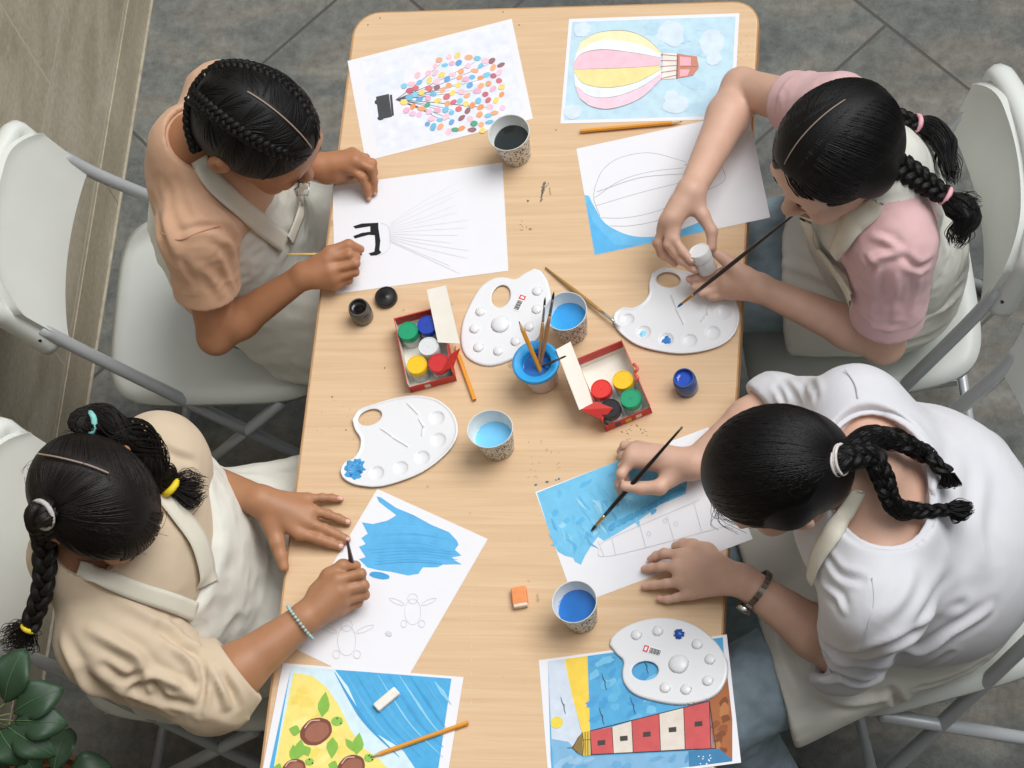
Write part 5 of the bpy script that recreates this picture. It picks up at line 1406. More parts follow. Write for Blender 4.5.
def figure(tagl, P):
    """seated person. P: joints in metres and girths. Returns root, body object, skin mesh, fields"""
    root = tag(empty('person', (P['pelvis'][0], P['pelvis'][1], 0)), tagl, 'person', 'people painting at the table')
    J = {k: np.asarray(v, float) for k, v in P.items() if k in ('pelvis', 'neck', 'shR', 'shL', 'elR', 'elL', 'wrR', 'wrL', 'knR', 'knL', 'anR', 'anL', 'hipR', 'hipL')}
    g = P.get('g', 1.0); gx = P.get('gx', g); H = P['head']; a_ = P.get('arm', 1.0)
    mid = (J['shR'] + J['shL']) / 2
    up = unit(mid - J['pelvis']); rt = J['shR'] - J['shL']; rt = unit(rt - up * (rt @ up)); fw = np.cross(up, rt)
    R = np.stack([rt, fw, up], 1); J['R'] = R; J['mid'] = mid
    L = np.linalg.norm(mid - J['pelvis'])
    chest = J['pelvis'] + up * L * .68 + fw * P.get('cf', .005); belly = J['pelvis'] + up * L * .33 + fw * P.get('bf', .012)
    J['chest'] = chest; J['belly'] = belly
    def torso(F, o=0.0, k=.05, b=1.0):
        F.add(Ell(J['pelvis'], (.138 * g + o, .115 * gx + o, .105 + o), R), k)
        F.add(Ell(belly, (.138 * g * b + o, .105 * gx * b + o, .15 + o), R), k)
        F.add(Ell(chest, (.140 * g + o, .098 * gx + o, .16 + o), R), k)
        for s_ in ('shR', 'shL'): F.add(Cone(J[s_], mid - up * .015, .050 * a_ + o, .062 + o), k)
        F.add(Cone(J['neck'], mid - up * .03 - fw * .005, .050 + o, .075 + o), k)
    B = Field(); torso(B)
    hb = H.w((0, -.028, -.045))
    B.add(Cone(J['neck'], hb, .048 * P.get('nk', 1), .046 * P.get('nk', 1)), .03)
    head_prims(B, H)
    for s_ in 'RL':
        S_, E_, W_ = J['sh' + s_], J['el' + s_], J['wr' + s_]
        B.add(Cone(S_, E_, .046 * a_, .037 * a_), .025)
        f1 = E_ + (W_ - E_) * .28
        B.add(Cone(E_, f1, .037 * a_, .0385 * a_), .012); B.add(Cone(f1, W_, .0385 * a_, .0235 * (a_ * .6 + .4)), .014)
        hd = P['hand' + s_]
        hand_prims(B, W_, *hd['hand'], s=P.get('hs', 1.0))
    for s_ in 'RL':
        B.add(Cone(J['hip' + s_], J['kn' + s_], .078 * g, .052 * g), .03)
        B.add(Cone(J['kn' + s_], J['an' + s_], .050 * g, .034 * g), .02)
        toe = J['an' + s_] + np.array([fw[0], fw[1], 0]) * .12 + np.array([0, 0, -.045]); B.add(Cone(J['an' + s_] - [0, 0, .035], toe, .034, .022), .02)
    J['torso'] = torso; J['B'] = B
    pts = [J['pelvis'] - .2, J['pelvis'] + .2, H.c - .15, H.c + .15] + [J[k] for k in ('elR', 'elL', 'shR', 'shL')] + [J[k] - [0, 0, .1] for k in ('anR', 'anL')] + [J[k] + np.array([fw[0], fw[1], 0]) * .16 for k in ('anR', 'anL')] + [q for s_ in 'RL' for q in (list(P['hand' + s_]['hand'][2]) + [c[-1] for c in P['hand' + s_]['hand'][1]])]
    lo, hi = bbox(pts, .07)
    v, f = B.mesh(lo, hi, P.get('h', .0026)); v = relax(v, f, 1, .45)
    body = link('body', v, f, P['skin'], root)
    # face details
    for sx in (-1, 1):
        c = H.w((sx * .031, .0845, -.003)); e = MB(); e.lathe(c, [(0, .0050), (.0035, .0046), (.0072, .0025), (.0095, 0)], 16, axis=H.R[:, 1]); ey = e.build('eye', EYE_W, body)
        e = MB(); e.lathe(c + H.R[:, 1] * .0046, [(0, .0010), (.003, .0007), (.0046, -.0006)], 14, axis=H.R[:, 1] + H.R[:, 2] * -.2); e.build('iris', EYE_D, ey)
        br = smooth_path([H.w((sx * .014, .0935, .0135)), H.w((sx * .030, .0925, .0185)), H.w((sx * .047, .080, .0150))], 5); link('eyebrow', *tube_mesh(br, np.concatenate([np.linspace(.0012, .0026, 5), np.linspace(.0026, .0008, 6)]), 6), HAIR, body)
        lash = smooth_path([H.w((sx * .0185, .0895, .0005)), H.w((sx * .031, .0935, .0042)), H.w((sx * .0445, .0860, .0010))], 5); link('eyelash', *tube_mesh(lash, .0010, 5), HAIR, body)
    lp = MB(); 
    for z_, y_, w_, r_ in ((-.0555, .0985, .019, .0030), (-.0635, .0965, .016, .0036)):
        lp.tube(smooth_path([H.w((-w_, y_ - .010, z_ + .001)), H.w((-w_ * .5, y_ - .002, z_ + .0012)), H.w((0, y_, z_)), H.w((w_ * .5, y_ - .002, z_ + .0012)), H.w((w_, y_ - .010, z_ + .001))], 4), np.concatenate([np.linspace(.0008, r_, 8), np.linspace(r_, .0008, 9)]), 8)
    lp.build('lips', LIP, body)
    for s_ in 'RL':
        mc, ch, th = P['hand' + s_]['hand']
        nu = P['hand' + s_].get('nail')
        if nu is not None:
            T_ = []; D_ = []; U_ = []
            for (idx, upv) in nu:
                c = ([mc[idx]] + list(ch[idx])) if idx < 4 else th
                T_.append(np.asarray(c[-1])); D_.append(np.asarray(c[-1]) - np.asarray(c[-2])); U_.append(np.asarray(upv, float))
            nails(T_, D_, U_, P.get('hs', 1.0), body)
    J['v'], J['f'] = v, f; J['root'] = root; J['body'] = body; J['H'] = H; J['fw'] = fw; J['up'] = up; J['rt'] = rt; J['g'] = g
    return J
def trousers(J, m, name='jeans', o=.008, h=.005):
    F = Field(); g = J['g']
    F.add(Ell(J['pelvis'], (.138 * g + o, .115 * g + o, .10 + o), J['R']), .04)
    for s_ in 'RL':
        F.add(Cone(J['hip' + s_], J['kn' + s_], .080 * g + o, .058 * g + o), .03); F.add(Cone(J['kn' + s_], J['an' + s_], .055 * g + o, .044 * g + o), .03)
        F.keep(lambda p, a=J['an' + s_]: -(p[:, 2] - a[2] + .0), .004) if False else None
    pts = [J['pelvis'] - .2 * g, J['pelvis'] + .2 * g] + [J[k] for k in ('knR', 'knL', 'anR', 'anL')]
    lo, hi = bbox(pts, .12); lo[2] = min(J['anR'][2], J['anL'][2]) - .02
    F.keep(Plane((0, 0, lo[2] + .02), (0, 0, -1)), .004)
    v, f = F.mesh(lo, hi, h); v = wrinkle(v, f, .004, .045, seed=3)
    o_ = link(name, v, f, m, J['root'])
    for s_ in 'RL':
        a = J['an' + s_]; d = np.array([J['fw'][0], J['fw'][1], 0]); d = unit(d)
        S_ = Field(); S_.add(Cone(a + [0, 0, -.035], a + d * .13 + [0, 0, -.05], .046, .036), .03).keep(Plane((0, 0, a[2] - .078), (0, 0, -1)), .006)
        sv, sf = S_.mesh(a - [.2, .2, .1], a + [.2, .2, .1], .006); sh = link('shoe', sv, sf, mat('white_trainer', 'c9c7c2', .6), J['root'])
    return o_, v, f
def shirt(J, m, o=.014, sleeveR=None, sleeveL=None, neck_r=.075, neck_c=None, neck_n=None, hem=-.02, k=.06, h=.0042, wr=(.004, .05), extra=None, seed=2, puff=1.0, root_name='t_shirt', folds=None, b=1.0, collar=.013, neck_w=0):
    """loose top: torso offset, sleeves as (t_end, radius at shoulder, radius at cuff) along upper arm and forearm"""
    F = Field(); J['torso'](F, o, k, b)
    cuffs = []
    for s_, sl in (('R', sleeveR), ('L', sleeveL)):
        S_, E_, W_ = J['sh' + s_], J['el' + s_], J['wr' + s_]
        te, r0, r1 = sl[:3]
        if te <= 1:
            end = S_ + (E_ - S_) * te; F.add(Cone(S_, end + (E_ - S_) * .10, r0, r1), .035); d = unit(E_ - S_)
        else:
            F.add(Cone(S_, E_, r0, (r0 + r1) / 2), .035); end = E_ + (W_ - E_) * (te - 1); F.add(Cone(E_, end + (W_ - E_) * .12, (r0 + r1) / 2, r1), .03); d = unit(W_ - E_)
        cuffs.append((end, d, r1, E_ if te <= 1 else W_, s_))
    if extra: extra(F)
    for end, d, r1, far, s_ in cuffs:
        # trim the sleeve at its cuff (only near that arm) and hollow its mouth
        F.sub(lambda p, e_=end, d_=d: np.maximum(np.maximum(-((p - e_) @ d_), (p - e_) @ d_ - .11), np.linalg.norm(p - e_ - ((p - e_) @ d_)[:, None] * d_, axis=1) - r1 - .022), .003)
        F.sub(Cone(end - d * .020, end + d * .03, r1 - .010, r1 - .008), .003)
    nc = J['neck'] if neck_c is None else np.asarray(neck_c, float)
    nn_ = unit(J['H'].c - J['neck']) if neck_n is None else unit(neck_n)
    rt2 = unit(J['rt'] - nn_ * (J['rt'] @ nn_)); ncs = [nc + rt2 * q_ for q_ in ((0,) if not neck_w else (-neck_w, 0, neck_w))]
    cuts_ = [Cone(c_, c_ + nn_ * .16, neck_r, neck_r * 1.5) for c_ in ncs]
    nk_ = lambda p: np.min([c_(p) for c_ in cuts_], 0)
    F.sub(nk_, .006)
    F.keep(Plane(J['pelvis'] + J['up'] * hem, -J['up']), .006)
    pts = [J['pelvis'] - .24, J['pelvis'] + .24, J['neck']] + [J[x] for x in ('shR', 'shL', 'elR', 'elL')] + [c[0] for c in cuffs]
    lo, hi = bbox(pts, .10)
    v, f = F.mesh(lo, hi, h); v = relax(v, f, 1, .4)
    arm = near_mask(v, [J['elR'], J['elL'], (J['elR'] + J['shR']) / 2, (J['elL'] + J['shL']) / 2, J['shR'] - J['up'] * .07, J['shL'] - J['up'] * .07], .11)
    low = near_mask(v, [J['belly'], J['pelvis']], .20)
    cm = np.ones(len(v))
    for end, d, r1, far, s_ in cuffs:
        cm *= 1 - .92 * ((np.abs((v - end) @ d) < .035) * (np.linalg.norm(v - end, axis=1) < r1 + .03)) * np.clip(1 - np.abs((v - end) @ d) / .035, 0, 1) ** .3
    arm = arm * cm; low = low * cm
    v = wrinkle(v, f, wr[0], wr[1], axis=J['shR'] - J['elR'] + J['up'] * .1, seed=seed, mask=(.25 + .75 * np.maximum(arm, low * .8)) * cm)
    v = wrinkle(v, f, wr[0] * .45, wr[1] * .42, seed=seed + 9, mask=(.2 + .8 * np.maximum(arm, low)) * cm)
    if folds: v = creases(v, f, folds)
    ob = link(root_name, v, f, m, J['root'])
    N = vnormals(v, f)
    sel = np.where((np.abs(nk_(v)) < .0035))[0]
    if len(sel) > 20 and collar:
        F_ = frame_z(nn_); q = v[sel] - nc; ang = np.arctan2(q @ F_[:, 1], q @ F_[:, 0]); pts = []; nor = []
        hgt = q @ nn_
        for a0 in np.linspace(-math.pi, math.pi, 40, endpoint=False):
            k_ = np.where(np.abs((ang - a0 + math.pi) % (2 * math.pi) - math.pi) < .16)[0]
            if len(k_) == 0: continue
            top = k_[np.argsort(-hgt[k_])[:max(1, len(k_) // 4)]]
            rad = v[sel[top]] - nc; rad = rad - (rad @ nn_)[:, None] * nn_
            pts.append(v[sel[top]].mean(0) + unit(rad.mean(0)) * .004); nor.append(unit(rad.mean(0)) * .4 + nn_)
        pts = np.array(pts); n_p = len(pts)
        for _ in range(4): pts = .5 * pts + .25 * np.roll(pts, 1, 0) + .25 * np.roll(pts, -1, 0)
        pts = np.vstack([pts, pts[:1]]); nor = np.vstack([nor, nor[:1]])
        rv, rf = ribbon(pts, collar, .0035, up=nor); link('collar_rib', rv, rf, m, ob)
    J['sv'], J['sf'], J['sn'] = v, f, N
    return ob, v, f, N
def apron_lap(J, m, keep, o=.022, k=.075, h=.005, seed=4, bib=None, wr=(.005, .06), back=True, drop=.10, bo=.0, folds=None):
    """apron cloth lying over waist, lap and thighs, falling a little at the sides"""
    F = Field(); g = J['g']
    F.add(Ell(J['pelvis'], (.138 * g + o, .115 * g + o, .10 + o), J['R']), k); F.add(Ell(J['belly'], (.140 * g + o, .108 * g + o, .13 + o), J['R']), k)
    if bib: F.add(Ell(J['chest'], (.140 * g + o + bo, .100 * g + o + bo, .16 + o), J['R']), k); F.add(Ell(J['belly'], (.140 * g + o + bo * .8, .108 * g + o + bo * .8, .14 + o), J['R']), k)
    for s_ in 'RL':
        a, b = J['hip' + s_], J['kn' + s_]
        for dz, rr in ((0, 0), (-drop * .5, .006), (-drop, .010)):
            F.add(Cone(a + [0, 0, dz], b + [0, 0, dz], .080 * g + o + rr, .058 * g + o + rr), k if dz == 0 else .04)
    for pt, nrm in keep: F.keep(Plane(pt, nrm), .006)
    lo, hi = bbox([J['pelvis'] - .26, J['pelvis'] + .26, J['knR'], J['knL'], J['chest']], .14)
    v, f = F.mesh(lo, hi, h)
    v = wrinkle(v, f, wr[0], wr[1], axis=J['knR'] - J['hipR'], seed=seed); v = wrinkle(v, f, wr[0] * .5, wr[1] * .45, seed=seed + 3)
    if folds: v = creases(v, f, folds)
    ob = link('apron', v, f, m, J['root'])
    return ob, v, f, vnormals(v, f)
def PX(s, o, sc):                                   # crop coordinates -> photo pixels
    return lambda x_, y_: (o[0] + x_ * sc, o[1] + y_ * sc)
def hz(fn, pts): return [U(*fn(a, b), TZ + c) for a, b, c in pts]

# ------------------------------------------------------------------ girl in a peach tee (far left)
def dir_of(H, p):
    d = (H.l(p) - SKC) / SKR; return d / np.linalg.norm(d)
def on_skull(H, d, lift): d = unit(d); return H.w(SKC + d * SKR * (1 + lift))
def tie_ring(p, d, r, m, parent, t=.004, label='hair_tie'):
    mb = MB(); F_ = frame_z(d); pts = [p + (F_[:, 0] * math.cos(a) + F_[:, 1] * math.sin(a)) * r for a in np.linspace(0, 2 * math.pi, 19)]
    mb.tube(pts, t, 8, cap=False); return mb.build(label, m, parent)
def girl_peach():
    f1, f2 = PX(0, (280, 220), .1172), PX(0, (290, 140), .0977)
    sk = skin_mat('skin_warm_tan', 'ae7a58', None)
    H = Head(U(254, 128, 1.035), (.68, -.34, -.61), s_=1.12)
    P = dict(pelvis=(-.225, .595, .575), neck=U(190, 146, .965), shR=U(197, 232, .905), shL=U(222, 100, .895), elR=U(216, 336, .695), elL=U(268, 135, .74),
             wrR=U(*f1(205, 475), TZ + .038), wrL=U(*f2(300, 275), TZ + .050), hipR=(-.19, .51, .54), hipL=(-.19, .675, .54), knR=(.05, .47, .535), knL=(.05, .66, .535),
             anR=(-.02, .47, .085), anL=(.0, .66, .085), head=H, g=.80, arm=.84, nk=.86, hs=.88, skin=sk, cf=.0,
             handR=dict(hand=(hz(f1, [(400, 340, .058), (418, 430, .052), (448, 505, .040), (468, 560, .026)]),
                              [hz(f1, [(590, 295, .060), (650, 325, .040), (640, 300, .022)]), hz(f1, [(645, 370, .050), (625, 390, .028), (560, 390, .02)]),
                               hz(f1, [(640, 445, .036), (600, 450, .018), (560, 445, .012)]), hz(f1, [(590, 515, .022), (560, 510, .012), (530, 500, .012)])],
                              hz(f1, [(330, 370, .048), (425, 275, .060), (585, 212, .060), (685, 250, .040)])), nail=[(4, (.1, .2, 1))]),
             handL=dict(hand=(hz(f2, [(600, 290, .052), (665, 215, .060), (680, 165, .055), (640, 125, .042)]),
                              [hz(f2, [(735, 380, .042), (780, 490, .022), (803, 585, .008)]), hz(f2, [(825, 290, .048), (858, 420, .024), (862, 530, .008)]),
                               hz(f2, [(845, 235, .040), (858, 330, .02), (848, 420, .008)]), hz(f2, [(780, 180, .03), (815, 240, .015), (810, 310, .008)])],
                              hz(f2, [(390, 365, .036), (470, 368, .040), (545, 365, .036), (622, 365, .028)])), nail=[(0, (.2, -.3, 1)), (1, (.4, -.3, 1))]))
    J = figure('girl in a peach tee with two french plaits, painting black strokes', P)
    trousers(J, mat('jeans_blue', '4f6680', .9, .15, noise=.12, nscale=50, bump=.3, bscale=500))
    m = cloth('peach_cotton', 'd2a98b')
    so, v, f, N = shirt(J, m, o=.016, sleeveR=(.55, .058, .058), sleeveL=(.60, .060, .064), neck_r=.050, neck_c=J['neck'] + J['fw'] * .012 - J['up'] * .02, neck_n=(.35, 0, .9), wr=(.0045, .05), k=.055, b=1.12, folds=[([(180, 231), (205, 226), (228, 228), (240, 245)], .006, -.006), ([(213, 236), (232, 246), (240, 266)], .007, .006), ([(160, 190), (166, 225), (176, 250)], .010, .006), ([(150, 200), (158, 235), (170, 262)], .009, -.006), ([(200, 268), (214, 282), (222, 296)], .007, .005), ([(182, 262), (196, 286)], .007, -.005), ([(222, 258), (232, 280), (238, 294)], .006, .005), ([(205, 200), (222, 212), (240, 232)], .008, .005), ([(176, 180), (184, 205), (192, 220)], .008, -.004)])
    allv = np.vstack([v, J['v']]); alln = np.vstack([N, vnormals(J['v'], J['f'])])
    ra = MB()
    seam('sleeve_seam', [(160, 232), (178, 240), (200, 232), (222, 225)], v, N, mat('peach_seam', 'b98c6e', .9), so)
    ap, av, af, an = apron_lap(J, cloth('cream_apron', 'dbdad0'), [(J['belly'] - J['fw'] * .05 - J['up'] * .02, -J['fw'] - .8 * J['up']), (J['chest'] + J['up'] * .07, J['up']), ((0.02, 0, 0), (1, 0, 0)), ((0, 0, .462), (0, 0, -1))], bib=True)
    bv = np.vstack([allv, av]); bn = np.vstack([alln, an])
    st, sf_ = surf_strip([(199, 158), (212, 180), (235, 203), (262, 226), (284, 243)], bv, bn, (.030, .034, .034), off=.004); link('neck_strap', st, sf_, cloth('cream_strap', 'd8d4c4'), ap)
    st, sf_ = surf_strip([(298, 183), (300, 198), (298, 214), (288, 240)], bv, bn, (.022, .026, .030), off=.006); s2 = link('neck_strap', st, sf_, cloth('cream_strap', 'd8d4c4'), ap)
    bk = on_surf(299, 184, bv, bn, .010); b_ = MB(); b_.tube([bk + np.array(q) for q in ((-.008, .012, 0), (.010, .010, 0), (.010, -.012, 0), (-.008, -.012, 0), (-.008, .012, 0))], .0012, 6); b_.build('buckle', mat('chrome', 'c8c8c8', .15, metal=1.0), s2)
    # hair: centre parting and two french plaits
    cv, cf_ = scalp_cap(H, .055, HAIRLINE); cn = vnormals(cv, cf_)
    hm = HairMesh(); hm.add(cv, cf_); rd = random.Random(11)
    paths = {}
    for sx in (1, -1):
        pd = [unit((sx * .30, .66, .62)), unit((sx * .48, .42, .75)), unit((sx * .60, .08, .78)), unit((sx * .62, -.30, .70)), unit((sx * .52, -.66, .45)), unit((sx * .36, -.90, .05)), unit((sx * .28, -.94, -.34))]
        paths[sx] = np.array(pd)
        lo = np.array([-.01, .01, .02, .02, .02, .04, .06])
        pts = [on_skull(H, d, l_) for d, l_ in zip(pd, lo)]
        hm.braid(pts, .0100, .0135, 7.5, n=130, flat=[unit(H.R @ d) for d in pd])
        end = pts[-1]; dd = unit(pts[-1] - pts[-2])
        tip = end + (np.array([-.005, -.062, -.060]) if sx > 0 else np.array([-.038, -.030, -.045]))
        hm.braid([end, (end + tip) / 2 + [-.006, 0, 0.004], tip], .013, .009, 2.5, n=40)
    for d in scalp_dirs(900, rd):
        sx = 1 if d[0] > 0 else -1; pd = paths[sx]; yy = d[1] - .28
        k = np.argmin(np.abs(pd[:, 1] - yy)); hm.strand(H, d, pd[k], lift=.062, r=.0011, rnd=rd, k=9)
    for k in range(110):
        y_ = rd.uniform(-.6, .75); root = unit((rd.choice((-1, 1)) * .02, y_, math.sqrt(max(.05, 1 - y_ * y_)))); sx = 1 if root[0] > 0 else -1
        pd = paths[sx]; hm.strand(H, root, pd[np.argmin(np.abs(pd[:, 1] - (y_ - .22)))], lift=.062, r=.0012, rnd=rd, k=9)
    hair = hm.build('hair', HAIR, J['root'])
    pv = [on_skull(H, (0.012 * math.sin(t * 3), math.sin(t), math.cos(t)), .076) for t in np.linspace(-.50, .88, 16)]
    link('parting', *ribbon(pv, .0024, .0008, up=H.R @ np.array([0, .3, 1.0])), mat('scalp_skin', '968478', .6), hair)
    pe = mat('pearl', 'e8e2da', .15, .6, coat=.6)
    for sx, px in ((1, (184, 139)), (-1, (197, 90))):
        c = on_skull(H, paths[sx][-1], .10)
        e = MB(); e.lathe(c + (CAM_POS - c) * .004, [(.0, -.006)] + [(.006 * math.cos(a), .006 * math.sin(a)) for a in np.linspace(-1.4, 1.4, 9)] + [(.0, .006)], 14); e.build('pearl_tie', pe, hair)
    er = H.w((.078, -.008, -.030)); e = MB(); e.lathe(er, [(.0, -.0025), (.0024, 0), (.0, .0025)], 10); e.build('ear_stud', mat('silver', 'd5d5d5', .15, metal=1), J['body'])
    brush(U(*f1(705, 292), TZ + .0025), U(*f1(60, 292), TZ + .075), 'thin yellow-handled brush held by the girl in peach', 'd9b56a', 'yellow', r=.0022, bl=.010, fl=.016)
    return J
girl_peach()

# ------------------------------------------------------------------ girl in a cream shirt (near left)
def girl_cream():
    fl_, fr_ = PX(0, (240, 470), .1367), PX(0, (280, 530), .1432)
    sk = skin_mat('skin_tan', 'ab7b5a', None)
    H = Head(U(93, 499, 1.05), (.60, -.40, -.69), s_=1.10)
    P = dict(pelvis=(-.265, -.045, .585), neck=U(72, 556, .965), shR=U(108, 640, .875), shL=U(158, 462, .885), elR=U(212, 690, .785), elL=U(172, 478, .725),
             wrR=U(*fr_(170, 622), TZ + .056), wrL=U(*fl_(150, 225), TZ + .046), hipR=(-.24, -.115, .566), hipL=(-.24, .03, .566), knR=(.07, -.05, .545), knL=(.05, .125, .55),
             anR=(.10, -.06, .085), anL=(.09, .12, .085), head=H, g=1.10, arm=1.10, nk=1.02, hs=1.0, skin=sk, cf=.0,
             handR=dict(hand=(hz(fr_, [(400, 345, .076), (420, 430, .067), (425, 500, .052), (420, 565, .036)]),
                              [hz(fr_, [(565, 305, .070), (565, 335, .045), (510, 330, .035)]), hz(fr_, [(585, 388, .056), (560, 405, .03), (510, 395, .022)]),
                               hz(fr_, [(590, 452, .040), (560, 460, .02), (520, 455, .014)]), hz(fr_, [(545, 508, .026), (520, 508, .016), (490, 500, .012)])],
                              hz(fr_, [(265, 440, .055), (340, 320, .068), (440, 250, .070), (530, 250, .055)])), nail=[(4, (0, .3, 1))]),
             handL=dict(hand=(hz(fl_, [(430, 465, .026), (490, 380, .030), (520, 292, .028), (490, 208, .022)]),
                              [hz(fl_, [(575, 505, .020), (660, 535, .013), (732, 560, .008)]), hz(fl_, [(620, 432, .022), (710, 475, .014), (780, 508, .008)]),
                               hz(fl_, [(640, 325, .020), (720, 355, .013), (785, 382, .008)]), hz(fl_, [(600, 203, .016), (670, 205, .012), (733, 214, .008)])],
                              hz(fl_, [(235, 400, .030), (272, 530, .024), (300, 630, .017), (322, 712, .012)])), nail=[(k, (0, 0, 1)) for k in range(5)]))
    J = figure('girl in a loose cream shirt with two pigtails, painting a blue patch', P)
    trousers(J, mat('jeans_blue', '4f6680', .9, .15, noise=.12, nscale=50, bump=.3, bscale=500))
    m = cloth('cream_linen', 'cbb9a0')
    so, v, f, N = shirt(J, m, o=.020, sleeveR=(1.30, .072, .055), sleeveL=(1.22, .072, .056), neck_r=.046, neck_c=J['neck'] + J['fw'] * .012 - J['up'] * .02, neck_n=(.4, .1, .9), wr=(.007, .08), k=.06, b=1.10, root_name='loose_shirt', seed=6, folds=[
        ([(82, 675), (115, 699), (131, 714), (160, 724)], .009, -.012), ([(104, 666), (126, 680), (145, 673)], .007, -.010), ([(131, 692), (150, 684), (164, 700), (190, 706)], .007, -.012), ([(202, 662), (204, 685), (198, 716)], .005, -.008),
        ([(222, 676), (234, 694), (238, 708)], .006, -.008), ([(160, 628), (184, 645), (202, 655)], .008, -.009), ([(91, 630), (120, 646), (139, 659), (150, 690)], .009, .010), ([(118, 690), (140, 698), (170, 716)], .008, .010), ([(150, 672), (172, 682), (192, 694)], .008, .010), ([(212, 668), (222, 690), (226, 708)], .006, .009),
        ([(60, 640), (76, 672), (100, 700)], .010, .009), ([(176, 648), (190, 662), (196, 676)], .007, .008), ([(120, 600), (150, 616), (180, 628)], .009, .006), ([(178, 470), (186, 482), (200, 490)], .006, .007), ([(160, 446), (176, 456), (196, 462)], .007, -.006)])
    bv0 = np.vstack([v, J['v']]); bn0 = np.vstack([N, vnormals(J['v'], J['f'])])
    ap, av, af, an = apron_lap(J, cloth('cream_apron', 'dbdad0'), [(J['belly'] + J['fw'] * .005, -J['fw']), (J['chest'] + J['up'] * .09, J['up']), ((0.02, 0, 0), (1, 0, 0)), ((0, 0, .46), (0, 0, -1))], bib=True, seed=8, o=.022, bo=.024, drop=.02, wr=(.006, .08))
    bv = np.vstack([bv0, av]); bn = np.vstack([bn0, an])
    st, sf_ = surf_strip([(78, 568), (100, 578), (135, 590), (170, 602), (196, 612)], bv, bn, (.026, .030, .032), off=.005); link('neck_strap', st, sf_, cloth('cream_strap', 'd8d4c4'), ap)
    st, sf_ = surf_strip([(160, 492), (178, 515), (196, 540), (204, 566), (208, 585)], bv, bn, (.030, .040, .045), off=.006); link('neck_strap', st, sf_, cloth('cream_strap', 'd8d4c4'), ap)
    # hair: parted, two high pigtails, the right one plaited
    cv, cf_ = scalp_cap(H, .075, HAIRLINE); cn = vnormals(cv, cf_)
    hm = HairMesh(); hm.add(cv, cf_); rd = random.Random(21)
    tl = on_surf(84, 428, cv, cn, .006); tr = on_surf(48, 512, cv, cn, .006); dl, dr = dir_of(H, tl), dir_of(H, tr)
    pa = [(40, 455), (62, 459), (88, 466), (108, 474)]; pdirs = [dir_of(H, on_surf(x_, y_, cv, cn, 0)) for x_, y_ in pa]; fr_d = dir_of(H, on_surf(106, 500, cv, cn, 0))
    def side(d):
        k = int(np.argmin([np.linalg.norm(d - q) for q in pdirs]))
        return dl if np.linalg.norm(d - dl) < np.linalg.norm(d - dr) else dr
    for d in scalp_dirs(1000, rd): hm.strand(H, d, side(d), lift=.082, r=.0012, rnd=rd, k=10)
    for k in range(120):
        t = rd.random() * (len(pdirs) - 1); i = int(t); q = unit(pdirs[i] * (1 - t + i) + pdirs[min(i + 1, len(pdirs) - 1)] * (t - i))
        hm.strand(H, q, rd.choice((dl, dr)), lift=.086, r=.0012, rnd=rd, k=10)
    for k in range(60):      # loose fringe falling over the brow
        a = rd.uniform(-.7, .7); d0 = unit((a * .5, .55, .83)); d1 = unit((a, .98, .10 + rd.uniform(-.1, .1)))
        hm.strand(H, d0, d1, lift=.09, r=.0010, rnd=rd, k=9)
    # left pigtail: thick loose tail falling forward over the shoulder
    ptl = [tl, U(105, 428, 1.09), U(128, 440, 1.06), U(146, 460, 1.02), U(158, 476, .985), U(170, 487, .965)]
    hm.lock([tl - unit(H.R @ dl) * .012] + ptl, (.014, .017, .030, .033, .030, .026, .014), 260, rd, wave=.009, turns=2.6, rr=.0009)
    hm.tuft(ptl[-1], U(203, 487, .935), .010, .024, 240, rd, curl=.012, rr=.0006)
    # right pigtail: plait down the back
    ptr = [tr - unit(H.R @ dr) * .010, tr + unit(H.R @ dr) * .012, U(44, 535, 1.075), U(45, 560, 1.04), U(42, 590, 1.0), U(34, 615, .965), U(29, 628, .95)]
    hm.braid(ptr, .021, .014, 3.6, n=110, tubes=5)
    hm.tuft(ptr[-1], U(8, 641, .90), .008, .020, 200, rd, curl=.010, rr=.0006)
    for k in range(50):      # flyaway hairs
        d = scalp_dirs(1, rd)[0]; p_ = on_skull(H, d, .08); nn_ = unit(H.R @ d); tt = unit(np.cross(nn_, [rd.uniform(-1, 1), rd.uniform(-1, 1), rd.uniform(-1, 1)]))
        hm.tube(smooth_path([p_, p_ + tt * .02 + nn_ * .006, p_ + tt * .045 + nn_ * rd.uniform(-.002, .010)], 4), .00035, 3)
    hair = hm.build('hair', HAIR_B, J['root'])
    link('parting', *surf_strip(pa, cv, cn, .0026, off=.0045, th=.0012, r=.004), mat('scalp_skin', '968478', .6), hair)
    mt, mw, my = mat('aqua_elastic', '7fc4bd', .7, noise=.15, nscale=150), mat('grey_elastic', 'b9b6b4', .7, noise=.15, nscale=150), mat('yellow_elastic', 'e8cf2a', .6, noise=.1, nscale=100)
    tag(tie_ring(tl + unit(ptl[1] - tl) * .004, ptl[1] - tl, .0185, mt, hair, t=.0050), 'aqua hair tie'); tag(tie_ring(tr + unit(H.R @ dr) * .006, H.R @ dr, .0215, mw, hair, t=.0042), 'pale grey hair tie')
    tag(tie_ring(ptl[-1], ptl[-1] - ptl[-2], .0135, my, hair, t=.0060), 'yellow hair tie'); tag(tie_ring(ptr[-1], ptr[-1] - ptr[-2], .010, my, hair, t=.0042), 'yellow hair tie')
    # beaded bracelet
    wa_ = J['wrR'] * .955 + J['elR'] * .045; dr_ = unit(J['wrR'] - J['elR']); F_ = frame_z(dr_); mb = MB()
    for k in range(30):
        a = 2 * math.pi * k / 30; c = wa_ + (F_[:, 0] * math.cos(a) + F_[:, 1] * math.sin(a)) * .0318
        mb.lathe(c, [(.0, -.003), (.0022, -.002), (.0031, 0), (.0022, .002), (.0, .003)], 8)
